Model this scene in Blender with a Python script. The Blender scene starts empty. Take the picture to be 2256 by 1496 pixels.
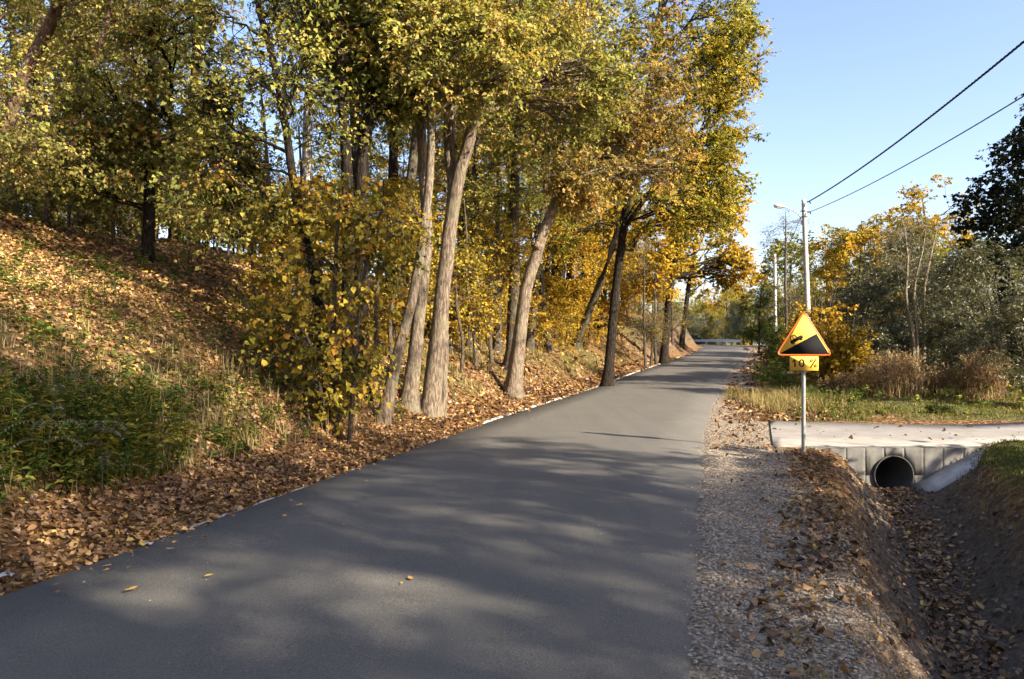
import bpy, math, random
import numpy as np
from mathutils import Vector
R = math.radians
SC = bpy.context.scene
COL = SC.collection

# ------------------------------------------------------------------ camera, sky, sun, exposure
F_PX, CX, HY, CAM_Z = 1713.0, 1128.0, 755.0, 1.6      # focal length and horizon row measured on the 2256 px wide photograph
cam_d = bpy.data.cameras.new('camera'); cam = bpy.data.objects.new('camera', cam_d); COL.objects.link(cam)
cam_d.sensor_width = 36.0; cam_d.lens = F_PX / 2256 * 36; cam_d.clip_end = 3000; cam_d.clip_start = 0.05
cam.location = (0, 0, CAM_Z); cam.rotation_euler = (R(90 + 0.234), 0, 0)
SC.camera = cam
SUN_EL = 28.0
SUN_AZ = (0.83, -0.56)                                   # horizontal direction towards the sun: right, behind the viewer
world = bpy.data.worlds.new('World'); SC.world = world; world.use_nodes = True
wn = world.node_tree.nodes; wl = world.node_tree.links
sky = wn.new('ShaderNodeTexSky'); sky.sky_type = 'NISHITA'; sky.sun_disc = False
sky.sun_elevation = R(SUN_EL); sky.sun_rotation = math.atan2(SUN_AZ[0], SUN_AZ[1])
sky.air_density = 1.0; sky.dust_density = 1.6; sky.ozone_density = 2.6
bg = wn['Background']; bg.inputs['Strength'].default_value = 0.112
wb = wn.new('ShaderNodeMix'); wb.data_type = 'RGBA'; wb.blend_type = 'MULTIPLY'; wb.inputs[0].default_value = 1.0; wb.inputs[7].default_value = (1.10, 0.98, 0.98, 1)   # even white balance of the whole sky
wl.new(sky.outputs[0], wb.inputs[6]); wl.new(wb.outputs[2], bg.inputs['Color'])
sun_d = bpy.data.lights.new('sun', 'SUN'); sun_d.energy = 5.0; sun_d.angle = R(0.53); sun_d.color = (1.0, 0.89, 0.72)
sun = bpy.data.objects.new('sun', sun_d); COL.objects.link(sun)
ce = math.cos(R(SUN_EL)); hl = math.hypot(*SUN_AZ)
sun_vec = Vector((SUN_AZ[0] / hl * ce, SUN_AZ[1] / hl * ce, math.sin(R(SUN_EL))))
sun.rotation_euler = sun_vec.to_track_quat('Z', 'Y').to_euler(); sun.location = (40, -30, 40)
SC.view_settings.view_transform = 'Standard'; SC.view_settings.look = 'None'
SC.view_settings.exposure = 1.65; SC.view_settings.gamma = 1.0
SC.render.engine = 'CYCLES'
SC.cycles.max_bounces = 4; SC.cycles.diffuse_bounces = 2; SC.cycles.transmission_bounces = 2; SC.cycles.glossy_bounces = 1
SC.cycles.use_light_tree = False; SC.cycles.use_adaptive_sampling = True; SC.cycles.adaptive_threshold = 0.03; SC.cycles.caustics_reflective = False; SC.cycles.caustics_refractive = False
SC.cycles.use_denoising = True
SC.cycles.sample_clamp_indirect = 6.0

def at(px, py, Y):                                       # photograph pixel at depth Y -> point in the place
    return np.array([(px - CX) / F_PX * Y, Y, CAM_Z - (py - HY) / F_PX * Y])

# ------------------------------------------------------------------ mesh helpers
def mk_mesh(name, V, polys, attrs=None, smooth=False):
    V = np.asarray(V, dtype=np.float32); me = bpy.data.meshes.new(name)
    me.vertices.add(len(V)); me.vertices.foreach_set('co', V.ravel())
    li, ls, n = [], [], 0
    for P in polys:
        P = np.asarray(P, dtype=np.int32)
        if P.size == 0: continue
        k = P.shape[1]
        li.append(P.ravel()); ls.append(n + np.arange(len(P), dtype=np.int32) * k); n += P.size
    li = np.concatenate(li); ls = np.concatenate(ls)
    me.loops.add(len(li)); me.loops.foreach_set('vertex_index', li)
    me.polygons.add(len(ls)); me.polygons.foreach_set('loop_start', ls)
    me.update(calc_edges=True)
    if attrs:
        for k, v in attrs.items():
            a = me.attributes.new(k, 'FLOAT', 'POINT'); a.data.foreach_set('value', np.asarray(v, dtype=np.float32))
    if smooth: me.polygons.foreach_set('use_smooth', np.ones(len(ls), dtype=bool))
    me.validate()
    return me

def obj(name, me, mat=None, parent=None, loc=(0, 0, 0), rz=0.0):
    o = bpy.data.objects.new(name, me); COL.objects.link(o)
    if mat is not None and me is not None and not me.materials: me.materials.append(mat)
    o.location = loc; o.rotation_euler = (0, 0, rz)
    if parent: o.parent = parent
    return o

def tag(o, label=None, cat=None, group=None, kind=None):
    if label: o['label'] = label
    if cat: o['category'] = cat
    if group: o['group'] = group
    if kind: o['kind'] = kind
    return o

def thing(name, label, cat, loc=(0, 0, 0), rz=0.0, group=None):
    o = bpy.data.objects.new(name, None); COL.objects.link(o); o.empty_display_size = 0.3
    o.location = loc; o.rotation_euler = (0, 0, rz)
    return tag(o, label, cat, group)

class MB:                                                # collects arrays into one mesh
    def __init__(s): s.V, s.P, s.A, s.n = [], {}, [], 0
    def add(s, V, polys, tint=None):
        V = np.asarray(V, dtype=np.float32).reshape(-1, 3)
        for P in polys:
            P = np.asarray(P, dtype=np.int32)
            if P.size: s.P.setdefault(P.shape[1], []).append(P + s.n)
        s.V.append(V); s.A.append(np.full(len(V), 0.5, np.float32) if tint is None else np.asarray(tint, np.float32)); s.n += len(V)
        return s
    def mesh(s, name, smooth=False):
        return mk_mesh(name, np.concatenate(s.V), [np.concatenate(v) for v in s.P.values()], {'tint': np.concatenate(s.A)}, smooth)

def box(mb, c, size, rz=0.0, tint=None):
    x, y, z = np.array(size) / 2
    V = np.array([[-x,-y,-z],[x,-y,-z],[x,y,-z],[-x,y,-z],[-x,-y,z],[x,-y,z],[x,y,z],[-x,y,z]])
    if rz:
        cs, sn = math.cos(rz), math.sin(rz); V = V @ np.array([[cs, sn, 0], [-sn, cs, 0], [0, 0, 1]])
    mb.add(V + np.array(c), [np.array([[0,3,2,1],[4,5,6,7],[0,1,5,4],[1,2,6,5],[2,3,7,6],[3,0,4,7]])], None if tint is None else np.full(8, tint))

def norm(a): return a / np.maximum(np.linalg.norm(a, axis=-1, keepdims=True), 1e-9)

def tubes(paths, radii, sides, closed_tip=True):
    paths = np.asarray(paths, float); radii = np.asarray(radii, float)
    n, P, _ = paths.shape
    T = np.gradient(paths, axis=1); T = norm(T)
    ref = np.where(np.abs(T[..., 2:3]) > 0.9, np.array([1.0, 0, 0]), np.array([0, 0, 1.0]))
    U = norm(np.cross(T, ref)); W = np.cross(T, U)
    a = np.arange(sides) * 2 * math.pi / sides
    ring = U[:, :, None, :] * np.cos(a)[None, None, :, None] + W[:, :, None, :] * np.sin(a)[None, None, :, None]
    V = paths[:, :, None, :] + ring * radii[:, :, None, None]
    base = (np.arange(n)[:, None, None] * P + np.arange(P - 1)[None, :, None]) * sides
    j = np.arange(sides)[None, None, :]; j2 = (j + 1) % sides
    F = np.stack([base + j, base + sides + j, base + sides + j2, base + j2], -1).reshape(-1, 4)
    return V.reshape(-1, 3), F

def catmull(pts, n):
    pts = np.asarray(pts, float); m = len(pts)
    t = np.linspace(0, m - 1, n); i = np.clip(t.astype(int), 0, m - 2); f = (t - i)[:, None]
    g = lambda k: pts[np.clip(k, 0, m - 1)]
    p0, p1, p2, p3 = g(i - 1), g(i), g(i + 1), g(i + 2)
    return 0.5 * (2 * p1 + (p2 - p0) * f + (2 * p0 - 5 * p1 + 4 * p2 - p3) * f**2 + (3 * p1 - p0 - 3 * p2 + p3) * f**3)

def vnoise(x, y, seed=0):
    xi, yi = np.floor(x).astype(np.int64), np.floor(y).astype(np.int64); fx, fy = x - xi, y - yi
    fx = fx * fx * (3 - 2 * fx); fy = fy * fy * (3 - 2 * fy)
    def h(a, b):
        n = (a * 374761393 + b * 668265263 + seed * 2147483) & 0x7fffffff
        n = ((n ^ (n >> 13)) * 1274126177) & 0x7fffffff
        return ((n ^ (n >> 16)) & 0xffff) / 65535.0
    return (h(xi, yi) * (1 - fx) + h(xi + 1, yi) * fx) * (1 - fy) + (h(xi, yi + 1) * (1 - fx) + h(xi + 1, yi + 1) * fx) * fy
def fbm(x, y, seed=0, o=3):
    return sum(vnoise(x * 2**k, y * 2**k, seed + k) * 0.5**(k + 1) for k in range(o)) / (1 - 0.5**o)
def sstep(a, b, x): t = np.clip((x - a) / (b - a), 0, 1); return t * t * (3 - 2 * t)

# ------------------------------------------------------------------ procedural materials
def new_mat(name):
    m = bpy.data.materials.new(name); m.use_nodes = True; nt = m.node_tree
    for n in list(nt.nodes): nt.nodes.remove(n)
    out = nt.nodes.new('ShaderNodeOutputMaterial')
    return m, nt, out
def nd(nt, t, **kw):
    n = nt.nodes.new(t)
    for k, v in kw.items():
        if k in n.inputs: n.inputs[k].default_value = v
        else: setattr(n, k, v)
    return n
def ramp(nt, stops, src):
    r = nt.nodes.new('ShaderNodeValToRGB'); e = r.color_ramp.elements
    while len(e) < len(stops): e.new(0.5)
    for i, (p, c) in enumerate(stops): e[i].position = p; e[i].color = (*c, 1)
    nt.links.new(src, r.inputs[0]); return r
def mixc(nt, fac, a, b, mode='MIX'):
    m = nt.nodes.new('ShaderNodeMix'); m.data_type = 'RGBA'; m.blend_type = mode
    for s, i in ((fac, 0), (a, 6), (b, 7)):
        if isinstance(s, (int, float)): m.inputs[i].default_value = s
        elif isinstance(s, tuple): m.inputs[i].default_value = (*s, 1)
        else: nt.links.new(s, m.inputs[i])
    return m.outputs[2]
def math_n(nt, op, a, b=0.0):
    m = nt.nodes.new('ShaderNodeMath'); m.operation = op
    for s, i in ((a, 0), (b, 1)):
        if isinstance(s, (int, float)): m.inputs[i].default_value = s
        else: nt.links.new(s, m.inputs[i])
    return m.outputs[0]
def noise(nt, scale, detail=4, vec=None, rough=0.6):
    n = nd(nt, 'ShaderNodeTexNoise', Scale=scale, Detail=detail, Roughness=rough)
    if vec is not None: nt.links.new(vec, n.inputs['Vector'])
    return n
def finish(nt, out, color, rough=0.85, bump=None, bstr=0.3, bdist=0.02, spec=0.3, metal=0.0):
    b = nd(nt, 'ShaderNodeBsdfPrincipled', Roughness=rough if isinstance(rough, float) else 0.5)
    b.inputs['Specular IOR Level'].default_value = spec; b.inputs['Metallic'].default_value = metal
    if isinstance(color, tuple): b.inputs['Base Color'].default_value = (*color, 1)
    else: nt.links.new(color, b.inputs['Base Color'])
    if not isinstance(rough, float): nt.links.new(rough, b.inputs['Roughness'])
    if bump is not None:
        bp = nd(nt, 'ShaderNodeBump', Strength=bstr, Distance=bdist); nt.links.new(bump, bp.inputs['Height']); nt.links.new(bp.outputs[0], b.inputs['Normal'])
    nt.links.new(b.outputs[0], out.inputs['Surface'])
    return b

def leaf_mat(name, stops, trans=0.4, objvar=0.25, gloss=0.0):
    m, nt, out = new_mat(name)
    a = nd(nt, 'ShaderNodeAttribute', attribute_name='tint')
    oi = nd(nt, 'ShaderNodeObjectInfo')
    v = math_n(nt, 'ADD', a.outputs['Fac'], math_n(nt, 'MULTIPLY', math_n(nt, 'SUBTRACT', oi.outputs['Random'], 0.5), objvar))
    c = ramp(nt, stops, v).outputs[0]
    d = nd(nt, 'ShaderNodeBsdfDiffuse'); t = nd(nt, 'ShaderNodeBsdfTranslucent'); g = nd(nt, 'ShaderNodeBsdfGlossy', Roughness=0.42)
    nt.links.new(c, d.inputs['Color'])
    tc = mixc(nt, 1.0, c, (1.25, 1.1, 0.5), 'MULTIPLY'); nt.links.new(tc, t.inputs['Color'])
    mx = nd(nt, 'ShaderNodeMixShader', Fac=trans); nt.links.new(d.outputs[0], mx.inputs[1]); nt.links.new(t.outputs[0], mx.inputs[2])
    if not gloss:
        nt.nodes.remove(g); nt.links.new(mx.outputs[0], out.inputs['Surface']); return m
    m2 = nd(nt, 'ShaderNodeMixShader', Fac=gloss); nt.links.new(mx.outputs[0], m2.inputs[1]); nt.links.new(g.outputs[0], m2.inputs[2])
    nt.links.new(m2.outputs[0], out.inputs['Surface'])
    return m

def bark_mat(name, c1, c2, vscale=1.0, patch=None):
    m, nt, out = new_mat(name)
    tc = nd(nt, 'ShaderNodeTexCoord'); mp = nd(nt, 'ShaderNodeMapping'); mp.inputs['Scale'].default_value = (17 * vscale, 17 * vscale, 4.5 * vscale)
    nt.links.new(tc.outputs['Object'], mp.inputs[0])
    n1 = noise(nt, 1.5, 6, mp.outputs[0], 0.7)
    n2 = noise(nt, 2.2, 3, tc.outputs['Object'])
    r = ramp(nt, [(0.34, tuple(x * .5 for x in c1)), (0.47, c1), (0.62, c2)], n1.outputs[0]).outputs[0]
    r = mixc(nt, math_n(nt, 'MULTIPLY', n2.outputs[0], 0.55), r, tuple(x * 0.45 for x in c1))
    if patch:
        n3 = noise(nt, 3.0, 4, tc.outputs['Object']); f = ramp(nt, [(0.5, (0, 0, 0)), (0.62, (1, 1, 1))], n3.outputs[0]).outputs[0]
        r = mixc(nt, math_n(nt, 'MULTIPLY', f, 0.6), r, patch)
    finish(nt, out, r, 0.9, n1.outputs[0], 1.0, 0.05, 0.1)
    return m

def simple_mat(name, c, rough=0.6, var=0.15, scale=8.0, spec=0.3, metal=0.0, bstr=0.05):
    m, nt, out = new_mat(name)
    tc = nd(nt, 'ShaderNodeTexCoord'); n = noise(nt, scale, 5, tc.outputs['Object'])
    c0 = tuple(x * (1 - var * 1.6) for x in c); c1 = tuple(min(1, x * (1 + var)) for x in c)
    r = ramp(nt, [(0.3, c0), (0.7, c1)], n.outputs[0]).outputs[0]
    finish(nt, out, r, rough, n.outputs[0], bstr, 0.01, spec, metal)
    return m

M = {}
M['leaf_olive'] = leaf_mat('leaf_olive', [(0.0, (.065, .08, .024)), (.3, (.165, .185, .045)), (.6, (.33, .315, .08)), (.85, (.48, .40, .12)), (1, (.45, .27, .10))])
M['leaf_yellow'] = leaf_mat('leaf_yellow', [(0.0, (.10, .105, .02)), (.3, (.25, .22, .036)), (.6, (.44, .33, .05)), (.85, (.55, .37, .055)), (1, (.44, .22, .04))])
M['leaf_amber'] = leaf_mat('leaf_amber', [(0.0, (.17, .135, .022)), (.35, (.38, .27, .038)), (.7, (.55, .37, .046)), (1, (.5, .26, .04))])
M['leaf_brown'] = leaf_mat('leaf_brown', [(0.0, (.13, .11, .03)), (.35, (.27, .215, .06)), (.65, (.42, .29, .10)), (1, (.48, .25, .085))])
M['leaf_green'] = leaf_mat('leaf_green', [(0.0, (.02, .035, .012)), (.4, (.045, .075, .018)), (.75, (.10, .13, .025)), (1, (.22, .19, .035))])
M['leaf_shaded'] = leaf_mat('leaf_shaded', [(0.0, (.014, .019, .014)), (.5, (.032, .040, .027)), (1, (.07, .075, .045))], 0.15, 0.1)  # dark green, with the shade on the tree put into the colour
M['leaf_willow'] = leaf_mat('leaf_willow', [(0.0, (.045, .052, .02)), (.5, (.11, .12, .05)), (1, (.22, .21, .09))], 0.2, 0.2, 0.07)
M['leaf_grey'] = leaf_mat('leaf_grey', [(0.0, (.10, .085, .06)), (.5, (.17, .14, .10)), (1, (.28, .22, .14))], 0.25)
M['weed_green'] = leaf_mat('weed_green', [(0.0, (.022, .04, .014)), (.4, (.055, .10, .024)), (.75, (.13, .18, .035)), (1, (.32, .27, .06))], 0.3, 0.2)
M['grass_blade'] = leaf_mat('grass_blade', [(0.0, (.06, .085, .02)), (.4, (.14, .14, .035)), (.7, (.30, .24, .10)), (1, (.42, .32, .17))], 0.25, 0.1)
M['dry_weed'] = leaf_mat('dry_weed', [(0.0, (.10, .06, .03)), (.5, (.26, .17, .085)), (1, (.44, .32, .17))], 0.15, 0.1)
M['litter'] = leaf_mat('litter', [(0.0, (.05, .026, .012)), (.3, (.15, .076, .03)), (.55, (.30, .165, .065)), (.78, (.44, .28, .115)), (.92, (.50, .29, .07)), (1, (.54, .40, .08))], 0.12, 0.0, 0.05)
M['bark_pale'] = bark_mat('bark_pale', (.15, .115, .082), (.37, .29, .21), 1.0, (.20, .18, .115))
M['bark_dark'] = bark_mat('bark_dark', (.02, .016, .012), (.065, .05, .038))
M['bark_mid'] = bark_mat('bark_mid', (.07, .055, .042), (.17, .135, .10), 1.0, (.13, .14, .08))
M['bark_pink'] = bark_mat('bark_pink', (.13, .08, .055), (.28, .19, .13))
M['bark_birch'] = bark_mat('bark_birch', (.08, .07, .06), (.62, .60, .55), 0.6)
M['twig'] = bark_mat('twig', (.09, .07, .05), (.22, .18, .13), 2.0)
M['twig_pale'] = bark_mat('twig_pale', (.22, .18, .12), (.42, .36, .25), 2.0)

# ------------------------------------------------------------------ the lie of the land
ROAD_HW = 2.15
road_ctrl = np.array([(-19.6, -70, 0), (-9.6, -29.5, 0), (-2.1, .55, 0), (-.1, 8.55, 0), (1.9, 16.2, 0), (4.95, 26.6, .02), (7.8, 36, .16), (11.6, 46.5, .5), (16.0, 60, .82), (19.3, 72, 1.04), (21.9, 82, 1.17), (23.2, 92, 1.26),
                      (22.3, 101, 1.3), (18, 107.5, 1.32), (10, 111.5, 1.32), (0, 113.5, 1.3), (-20, 115, 1.2), (-60, 117, 1.0)])
RC = catmull(road_ctrl, 900)
RT = norm(np.gradient(RC[:, :2], axis=0)); RN = np.stack([RT[:, 1], -RT[:, 0]], 1)      # RN points to the right of the road
def road_frame(X, Y):
    X = np.asarray(X, float).ravel(); Y = np.asarray(Y, float).ravel(); off = np.empty(len(X)); idx = np.empty(len(X), int)
    for i in range(0, len(X), 20000):
        dx = X[i:i+20000, None] - RC[None, :, 0]; dy = Y[i:i+20000, None] - RC[None, :, 1]
        k = np.argmin(dx * dx + dy * dy, axis=1); idx[i:i+20000] = k
        r = np.arange(len(k)); d = np.sqrt(dx[r, k]**2 + dy[r, k]**2)
        sd = dx[r, k] * RN[k, 0] + dy[r, k] * RN[k, 1]
        off[i:i+20000] = np.where(np.abs(sd) > 0.97 * d, sd, np.sign(sd) * d)
    return off, RC[idx, 1], RC[idx, 2]

WALL_Y = 11.74                                           # culvert headwall plane
def ditch_axis(Y): return 5.75 + 0.39 * (Y - 11.7)
def terrain(X, Y, full=False):
    X = np.asarray(X, float).ravel(); Y = np.asarray(Y, float).ravel()
    off, s, z0 = road_frame(X, Y)
    oL, oR = -off - ROAD_HW, off - ROAD_HW
    # left: leafy shoulder, bank, wooded hill
    cut = sstep(40, 50, s) * (1 - sstep(78, 90, s))
    top = 5.7 + 0.8 * np.sin(s * 0.09)
    slope = 0.47 * np.maximum(oL - 1.15, 0)
    hill = np.minimum(slope, 50); hill = top * (1 - np.exp(-np.maximum(slope, 0) / top * 1.25))
    hill += 0.03 * np.maximum(oL - 14, 0) - 0.09 * np.maximum(oL - 40, 0)
    lump = (fbm(X * .35, Y * .35, 3) - .5) * 0.7 * sstep(1, 4, oL) + (fbm(X * 1.6, Y * 1.6, 7) - .5) * 0.22 * sstep(.8, 2, oL)
    hl_ = 0.16 * sstep(0, 1.0, oL) + hill + lump + 0.35 * sstep(.7, 1.7, oL) * (1 - sstep(22, 40, s))
    hl_ += cut * 1.9 * sstep(.25, 1.5, oL) * (1 - .6 * sstep(2, 8, oL))
    hl_ = np.where(oL > 0, hl_, 0)
    # right: gravel shoulder, ditch as far as the headwall, level ground beyond
    hr = -0.02 * sstep(0, .5, oR) * np.where((Y > 11.9) & (Y < 15.9), 0, 1) + 0.10 * sstep(1.5, 4, oR) * sstep(15, 17, Y) + (fbm(X * .5, Y * .5, 11) - .5) * 0.25 * sstep(2, 5, oR) * sstep(15.8, 18, Y)
    hr += (fbm(X * 2.2, Y * 2.2, 12) - .5) * 0.07 * sstep(.8, 1.3, oR) * np.where((Y > 11.9) & (Y < 15.9), 0, 1)
    u = X - ditch_axis(Y)
    depth = 0.60 + 0.16 * sstep(11.5, 6, Y)
    nz = (fbm(X * 1.8, Y * 1.8, 21) - .5) * 0.16
    prof = np.where(u < 0, sstep(-.98, -.18, u + nz), 1 - sstep(.24, 1.12 + .6 * sstep(10.0, 11.3, Y), u + nz * .8))
    inditch = (Y < WALL_Y + .02)
    hr = np.where(inditch, hr - depth * prof + 0.12 * sstep(.8, 1.6, u) + .06 * (fbm(X * 3, Y * 3, 5) - .5) * sstep(-.9, -.6, u), hr)
    z0r = z0 * (1 - 0.75 * sstep(2, 14, oR))
    hr = np.where(oR > 0, hr, 0)
    z = np.where(off > 0, z0r + hr, z0 + hl_)
    z = z - 0.05 * (1 - sstep(-.25, .0, np.maximum(oL, oR)))
    far = np.hypot(X, Y)
    z = z - 0.004 * np.maximum(far - 220, 0)
    if full: return z, off, s, oL, oR, u, prof * inditch, cut
    return z
def tz(x, y): return float(terrain([x], [y])[0])

def axis(a, b, fine, lo, hi, g=1.12):
    core = list(np.arange(a, b, fine)); out = core[:]
    st = fine; x = a
    while x > lo: st *= g; x -= st; out.append(x)
    st = fine; x = core[-1]
    while x < hi: st *= g; x += st; out.append(x)
    return np.array(sorted(out))
xs = axis(-17, 13, 0.17, -700, 800); ys = axis(2.5, 27, 0.17, -120, 1100)
ys = np.array(sorted([y for y in ys if abs(y - WALL_Y - .02) > .1] + [WALL_Y + .01, WALL_Y + .03]))
GX, GY = np.meshgrid(xs, ys); nx, ny = len(xs), len(ys)
Z, off, s_, oL, oR, u_, prof_, cut_ = terrain(GX, GY, True)
V = np.stack([GX.ravel(), GY.ravel(), Z], 1)
ii, jj = np.meshgrid(np.arange(nx - 1), np.arange(ny - 1)); b = (jj * nx + ii).ravel()
Q = np.stack([b, b + 1, b + nx + 1, b + nx], 1)
jw = np.argmin(np.abs(ys - (WALL_Y + .01)))               # the step behind the headwall stays open so that the pipe can pass
keep = ~((jj.ravel() == jw) & (GX[jj.ravel(), ii.ravel()] > 4.5) & (GX[jj.ravel(), ii.ravel()] < 7.2))
Xf, Yf = GX.ravel(), GY.ravel()
gn = fbm(Xf * .55, Yf * .55, 31); gn2 = fbm(Xf * 1.4, Yf * 1.4, 37)
grass = np.clip(sstep(.8, 1.6, oL) * (1 - sstep(2.4, 4.5, oL)) * sstep(.3, .6, gn2) * .8 + sstep(1.5, 6, oL) * sstep(.52, .72, gn) * .35 + sstep(.9, 2.2, oR) * np.where(Yf > 15.9, 1, 0) * sstep(.25, .5, gn2) + sstep(1.0, 1.3, u_) * np.where(Yf < 11.8, 1, 0) * sstep(.3, .6, gn2), 0, 1)
soil = np.clip(prof_ * 1.4 * sstep(.0, .25, prof_) + cut_ * sstep(.2, .5, oL) * (1 - sstep(1.8, 2.6, oL)), 0, 1)
gravel = np.where(off > 0, 1 - sstep(.75, 1.25, oR + (gn2 - .5) * .7), 0) * np.where(off > ROAD_HW - .3, 1, 0)
gravel = np.maximum(gravel, np.where((oR > 0) & (Yf > 11.9) & (Yf < 15.9), 1 - sstep(1.0, 1.3, oR), 0))
gme = mk_mesh('ground', V, [Q[keep]], {'grass': grass, 'soil': soil, 'gravel': gravel}, True)
m, nt, out = new_mat('ground')
geo = nd(nt, 'ShaderNodeNewGeometry'); pos = geo.outputs['Position']
vor = nd(nt, 'ShaderNodeTexVoronoi', Scale=13.0); nt.links.new(pos, vor.inputs['Vector'])
nA = noise(nt, 0.8, 5, pos); nB = noise(nt, 18, 6, pos, .7); nC = noise(nt, 70, 4, pos)
sep = nd(nt, 'ShaderNodeSeparateColor'); nt.links.new(vor.outputs['Color'], sep.inputs[0])
lit = ramp(nt, [(0, (.05, .028, .014)), (.35, (.13, .07, .03)), (.7, (.24, .13, .05)), (.9, (.32, .19, .08)), (1, (.36, .24, .07))], math_n(nt, 'ADD', math_n(nt, 'MULTIPLY', sep.outputs[0], .75), math_n(nt, 'MULTIPLY', nB.outputs[0], .3))).outputs[0]
grs = ramp(nt, [(.3, (.05, .055, .018)), (.55, (.12, .12, .04)), (.75, (.26, .21, .09))], nB.outputs[0]).outputs[0]
soi = ramp(nt, [(.3, (.07, .052, .037)), (.55, (.15, .115, .083)), (.75, (.26, .21, .155))], math_n(nt, 'ADD', math_n(nt, 'MULTIPLY', nB.outputs[0], .6), math_n(nt, 'MULTIPLY', nA.outputs[0], .4))).outputs[0]
vg = nd(nt, 'ShaderNodeTexVoronoi', Scale=45.0); nt.links.new(pos, vg.inputs['Vector'])
sg = nd(nt, 'ShaderNodeSeparateColor'); nt.links.new(vg.outputs['Color'], sg.inputs[0])
grv = ramp(nt, [(0, (.12, .093, .065)), (.5, (.27, .215, .155)), (.85, (.41, .335, .245)), (1, (.54, .45, .34))], sg.outputs[1]).outputs[0]
def attr(nt, n): return nd(nt, 'ShaderNodeAttribute', attribute_name=n).outputs['Fac']
c = mixc(nt, attr(nt, 'grass'), lit, grs); c = mixc(nt, attr(nt, 'soil'), c, soi); c = mixc(nt, attr(nt, 'gravel'), c, grv)
hgt = math_n(nt, 'ADD', vor.outputs['Distance'], nB.outputs[0])
finish(nt, out, c, 0.95, hgt, 0.9, 0.07, 0.1); M['ground'] = m
ground = obj('ground', gme, m); tag(ground, kind='structure')

# ------------------------------------------------------------------ road, kerb, driveway
sel = (RC[:, 1] > -60)
C = RC[sel]; N = RN[sel]
cols = np.array([-1, -.98, -.6, -.2, .2, .6, .97, 1]) * ROAD_HW
rng0 = np.random.default_rng(5)
jit = (fbm(np.arange(len(C)) * .35, np.zeros(len(C)), 4) - .5) * .16
rows = []
for k, c0 in enumerate(cols):
    o = np.full(len(C), c0)
    if k >= 6: o = o + jit + (rng0.random(len(C)) - .5) * .015
    z = C[:, 2] + 0.012 + 0.03 * (1 - (c0 / ROAD_HW)**2)
    if k in (0, 7): z = z - 0.05
    rows.append(np.stack([C[:, 0] + N[:, 0] * o, C[:, 1] + N[:, 1] * o, z], 1))
Vr = np.stack(rows, 1).reshape(-1, 3); K = len(cols)
ii, jj = np.meshgrid(np.arange(K - 1), np.arange(len(C) - 1)); b = (jj * K + ii).ravel()
rme = mk_mesh('road', Vr, [np.stack([b, b + 1, b + K + 1, b + K], 1)], {'across': np.tile(cols / ROAD_HW, len(C))}, True)
m, nt, out = new_mat('asphalt')
geo = nd(nt, 'ShaderNodeNewGeometry'); pos = geo.outputs['Position']
n1 = noise(nt, 110, 5, pos, .85); n2 = noise(nt, .7, 5, pos); n3 = noise(nt, 28, 5, pos)
mp = nd(nt, 'ShaderNodeMapping'); mp.inputs['Rotation'].default_value = (0, 0, R(14)); mp.inputs['Scale'].default_value = (2.6, .10, 1); nt.links.new(pos, mp.inputs[0])
n4 = noise(nt, 1.0, 4, mp.outputs[0])
vs = nd(nt, 'ShaderNodeTexVoronoi', Scale=26.0); nt.links.new(pos, vs.inputs['Vector'])
spk = ramp(nt, [(.035, (1, 1, 1)), (.075, (0, 0, 0))], vs.outputs['Distance']).outputs[0]
ssep = nd(nt, 'ShaderNodeSeparateColor'); nt.links.new(vs.outputs['Color'], ssep.inputs[0])
spk = math_n(nt, 'MULTIPLY', spk, math_n(nt, 'GREATER_THAN', ssep.outputs[0], .80))
c = ramp(nt, [(.36, (.058, .055, .050)), (.5, (.116, .109, .095)), (.64, (.20, .187, .162))], n1.outputs[0]).outputs[0]
c = mixc(nt, math_n(nt, 'MULTIPLY', ramp(nt, [(.35, (0, 0, 0)), (.7, (1, 1, 1))], n4.outputs[0]).outputs[0], .40), c, (.16, .147, .125))
c = mixc(nt, math_n(nt, 'MULTIPLY', ramp(nt, [(.45, (0, 0, 0)), (.75, (1, 1, 1))], n2.outputs[0]).outputs[0], .34), c, (.085, .077, .066))
c = mixc(nt, math_n(nt, 'MULTIPLY', spk, .8), c, (.46, .43, .38))
finish(nt, out, c, 0.88, math_n(nt, 'ADD', n1.outputs[0], n3.outputs[0]), 0.45, 0.010, 0.08); M['asphalt'] = m
road = obj('road', rme, m); tag(road, kind='structure')

# flush concrete kerb stones along the left edge
M['kerb'] = simple_mat('kerb', (.38, .355, .31), .85, .14, 9, .2, 0, .2)
kerb = bpy.data.objects.new('kerb', None); COL.objects.link(kerb); tag(kerb, kind='structure')
kb = MB(); box(kb, (0, 0, -.06), (.10, .985, .16)); kme = kb.mesh('kerb_stone'); kme.materials.append(M['kerb'])
arc = np.concatenate([[0], np.cumsum(np.linalg.norm(np.diff(RC[:, :2], axis=0), axis=1))])
s0 = arc[np.argmin(np.abs(RC[:, 1] - 1.5))]; rk = random.Random(3)
for i in range(62):
    sa = s0 + i * 1.0; k = np.searchsorted(arc, sa)
    if RC[k, 1] > 64: break
    p = RC[k, :2] - RN[k] * (ROAD_HW + .045)
    o = obj('kerb_stone', kme, None, kerb, (p[0], p[1], RC[k, 2] - .026 + .036 * (RC[k, 1] > 15) + rk.uniform(-.006, .008)), math.atan2(-RT[k, 0], RT[k, 1]) + rk.uniform(-.006, .006))

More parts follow.
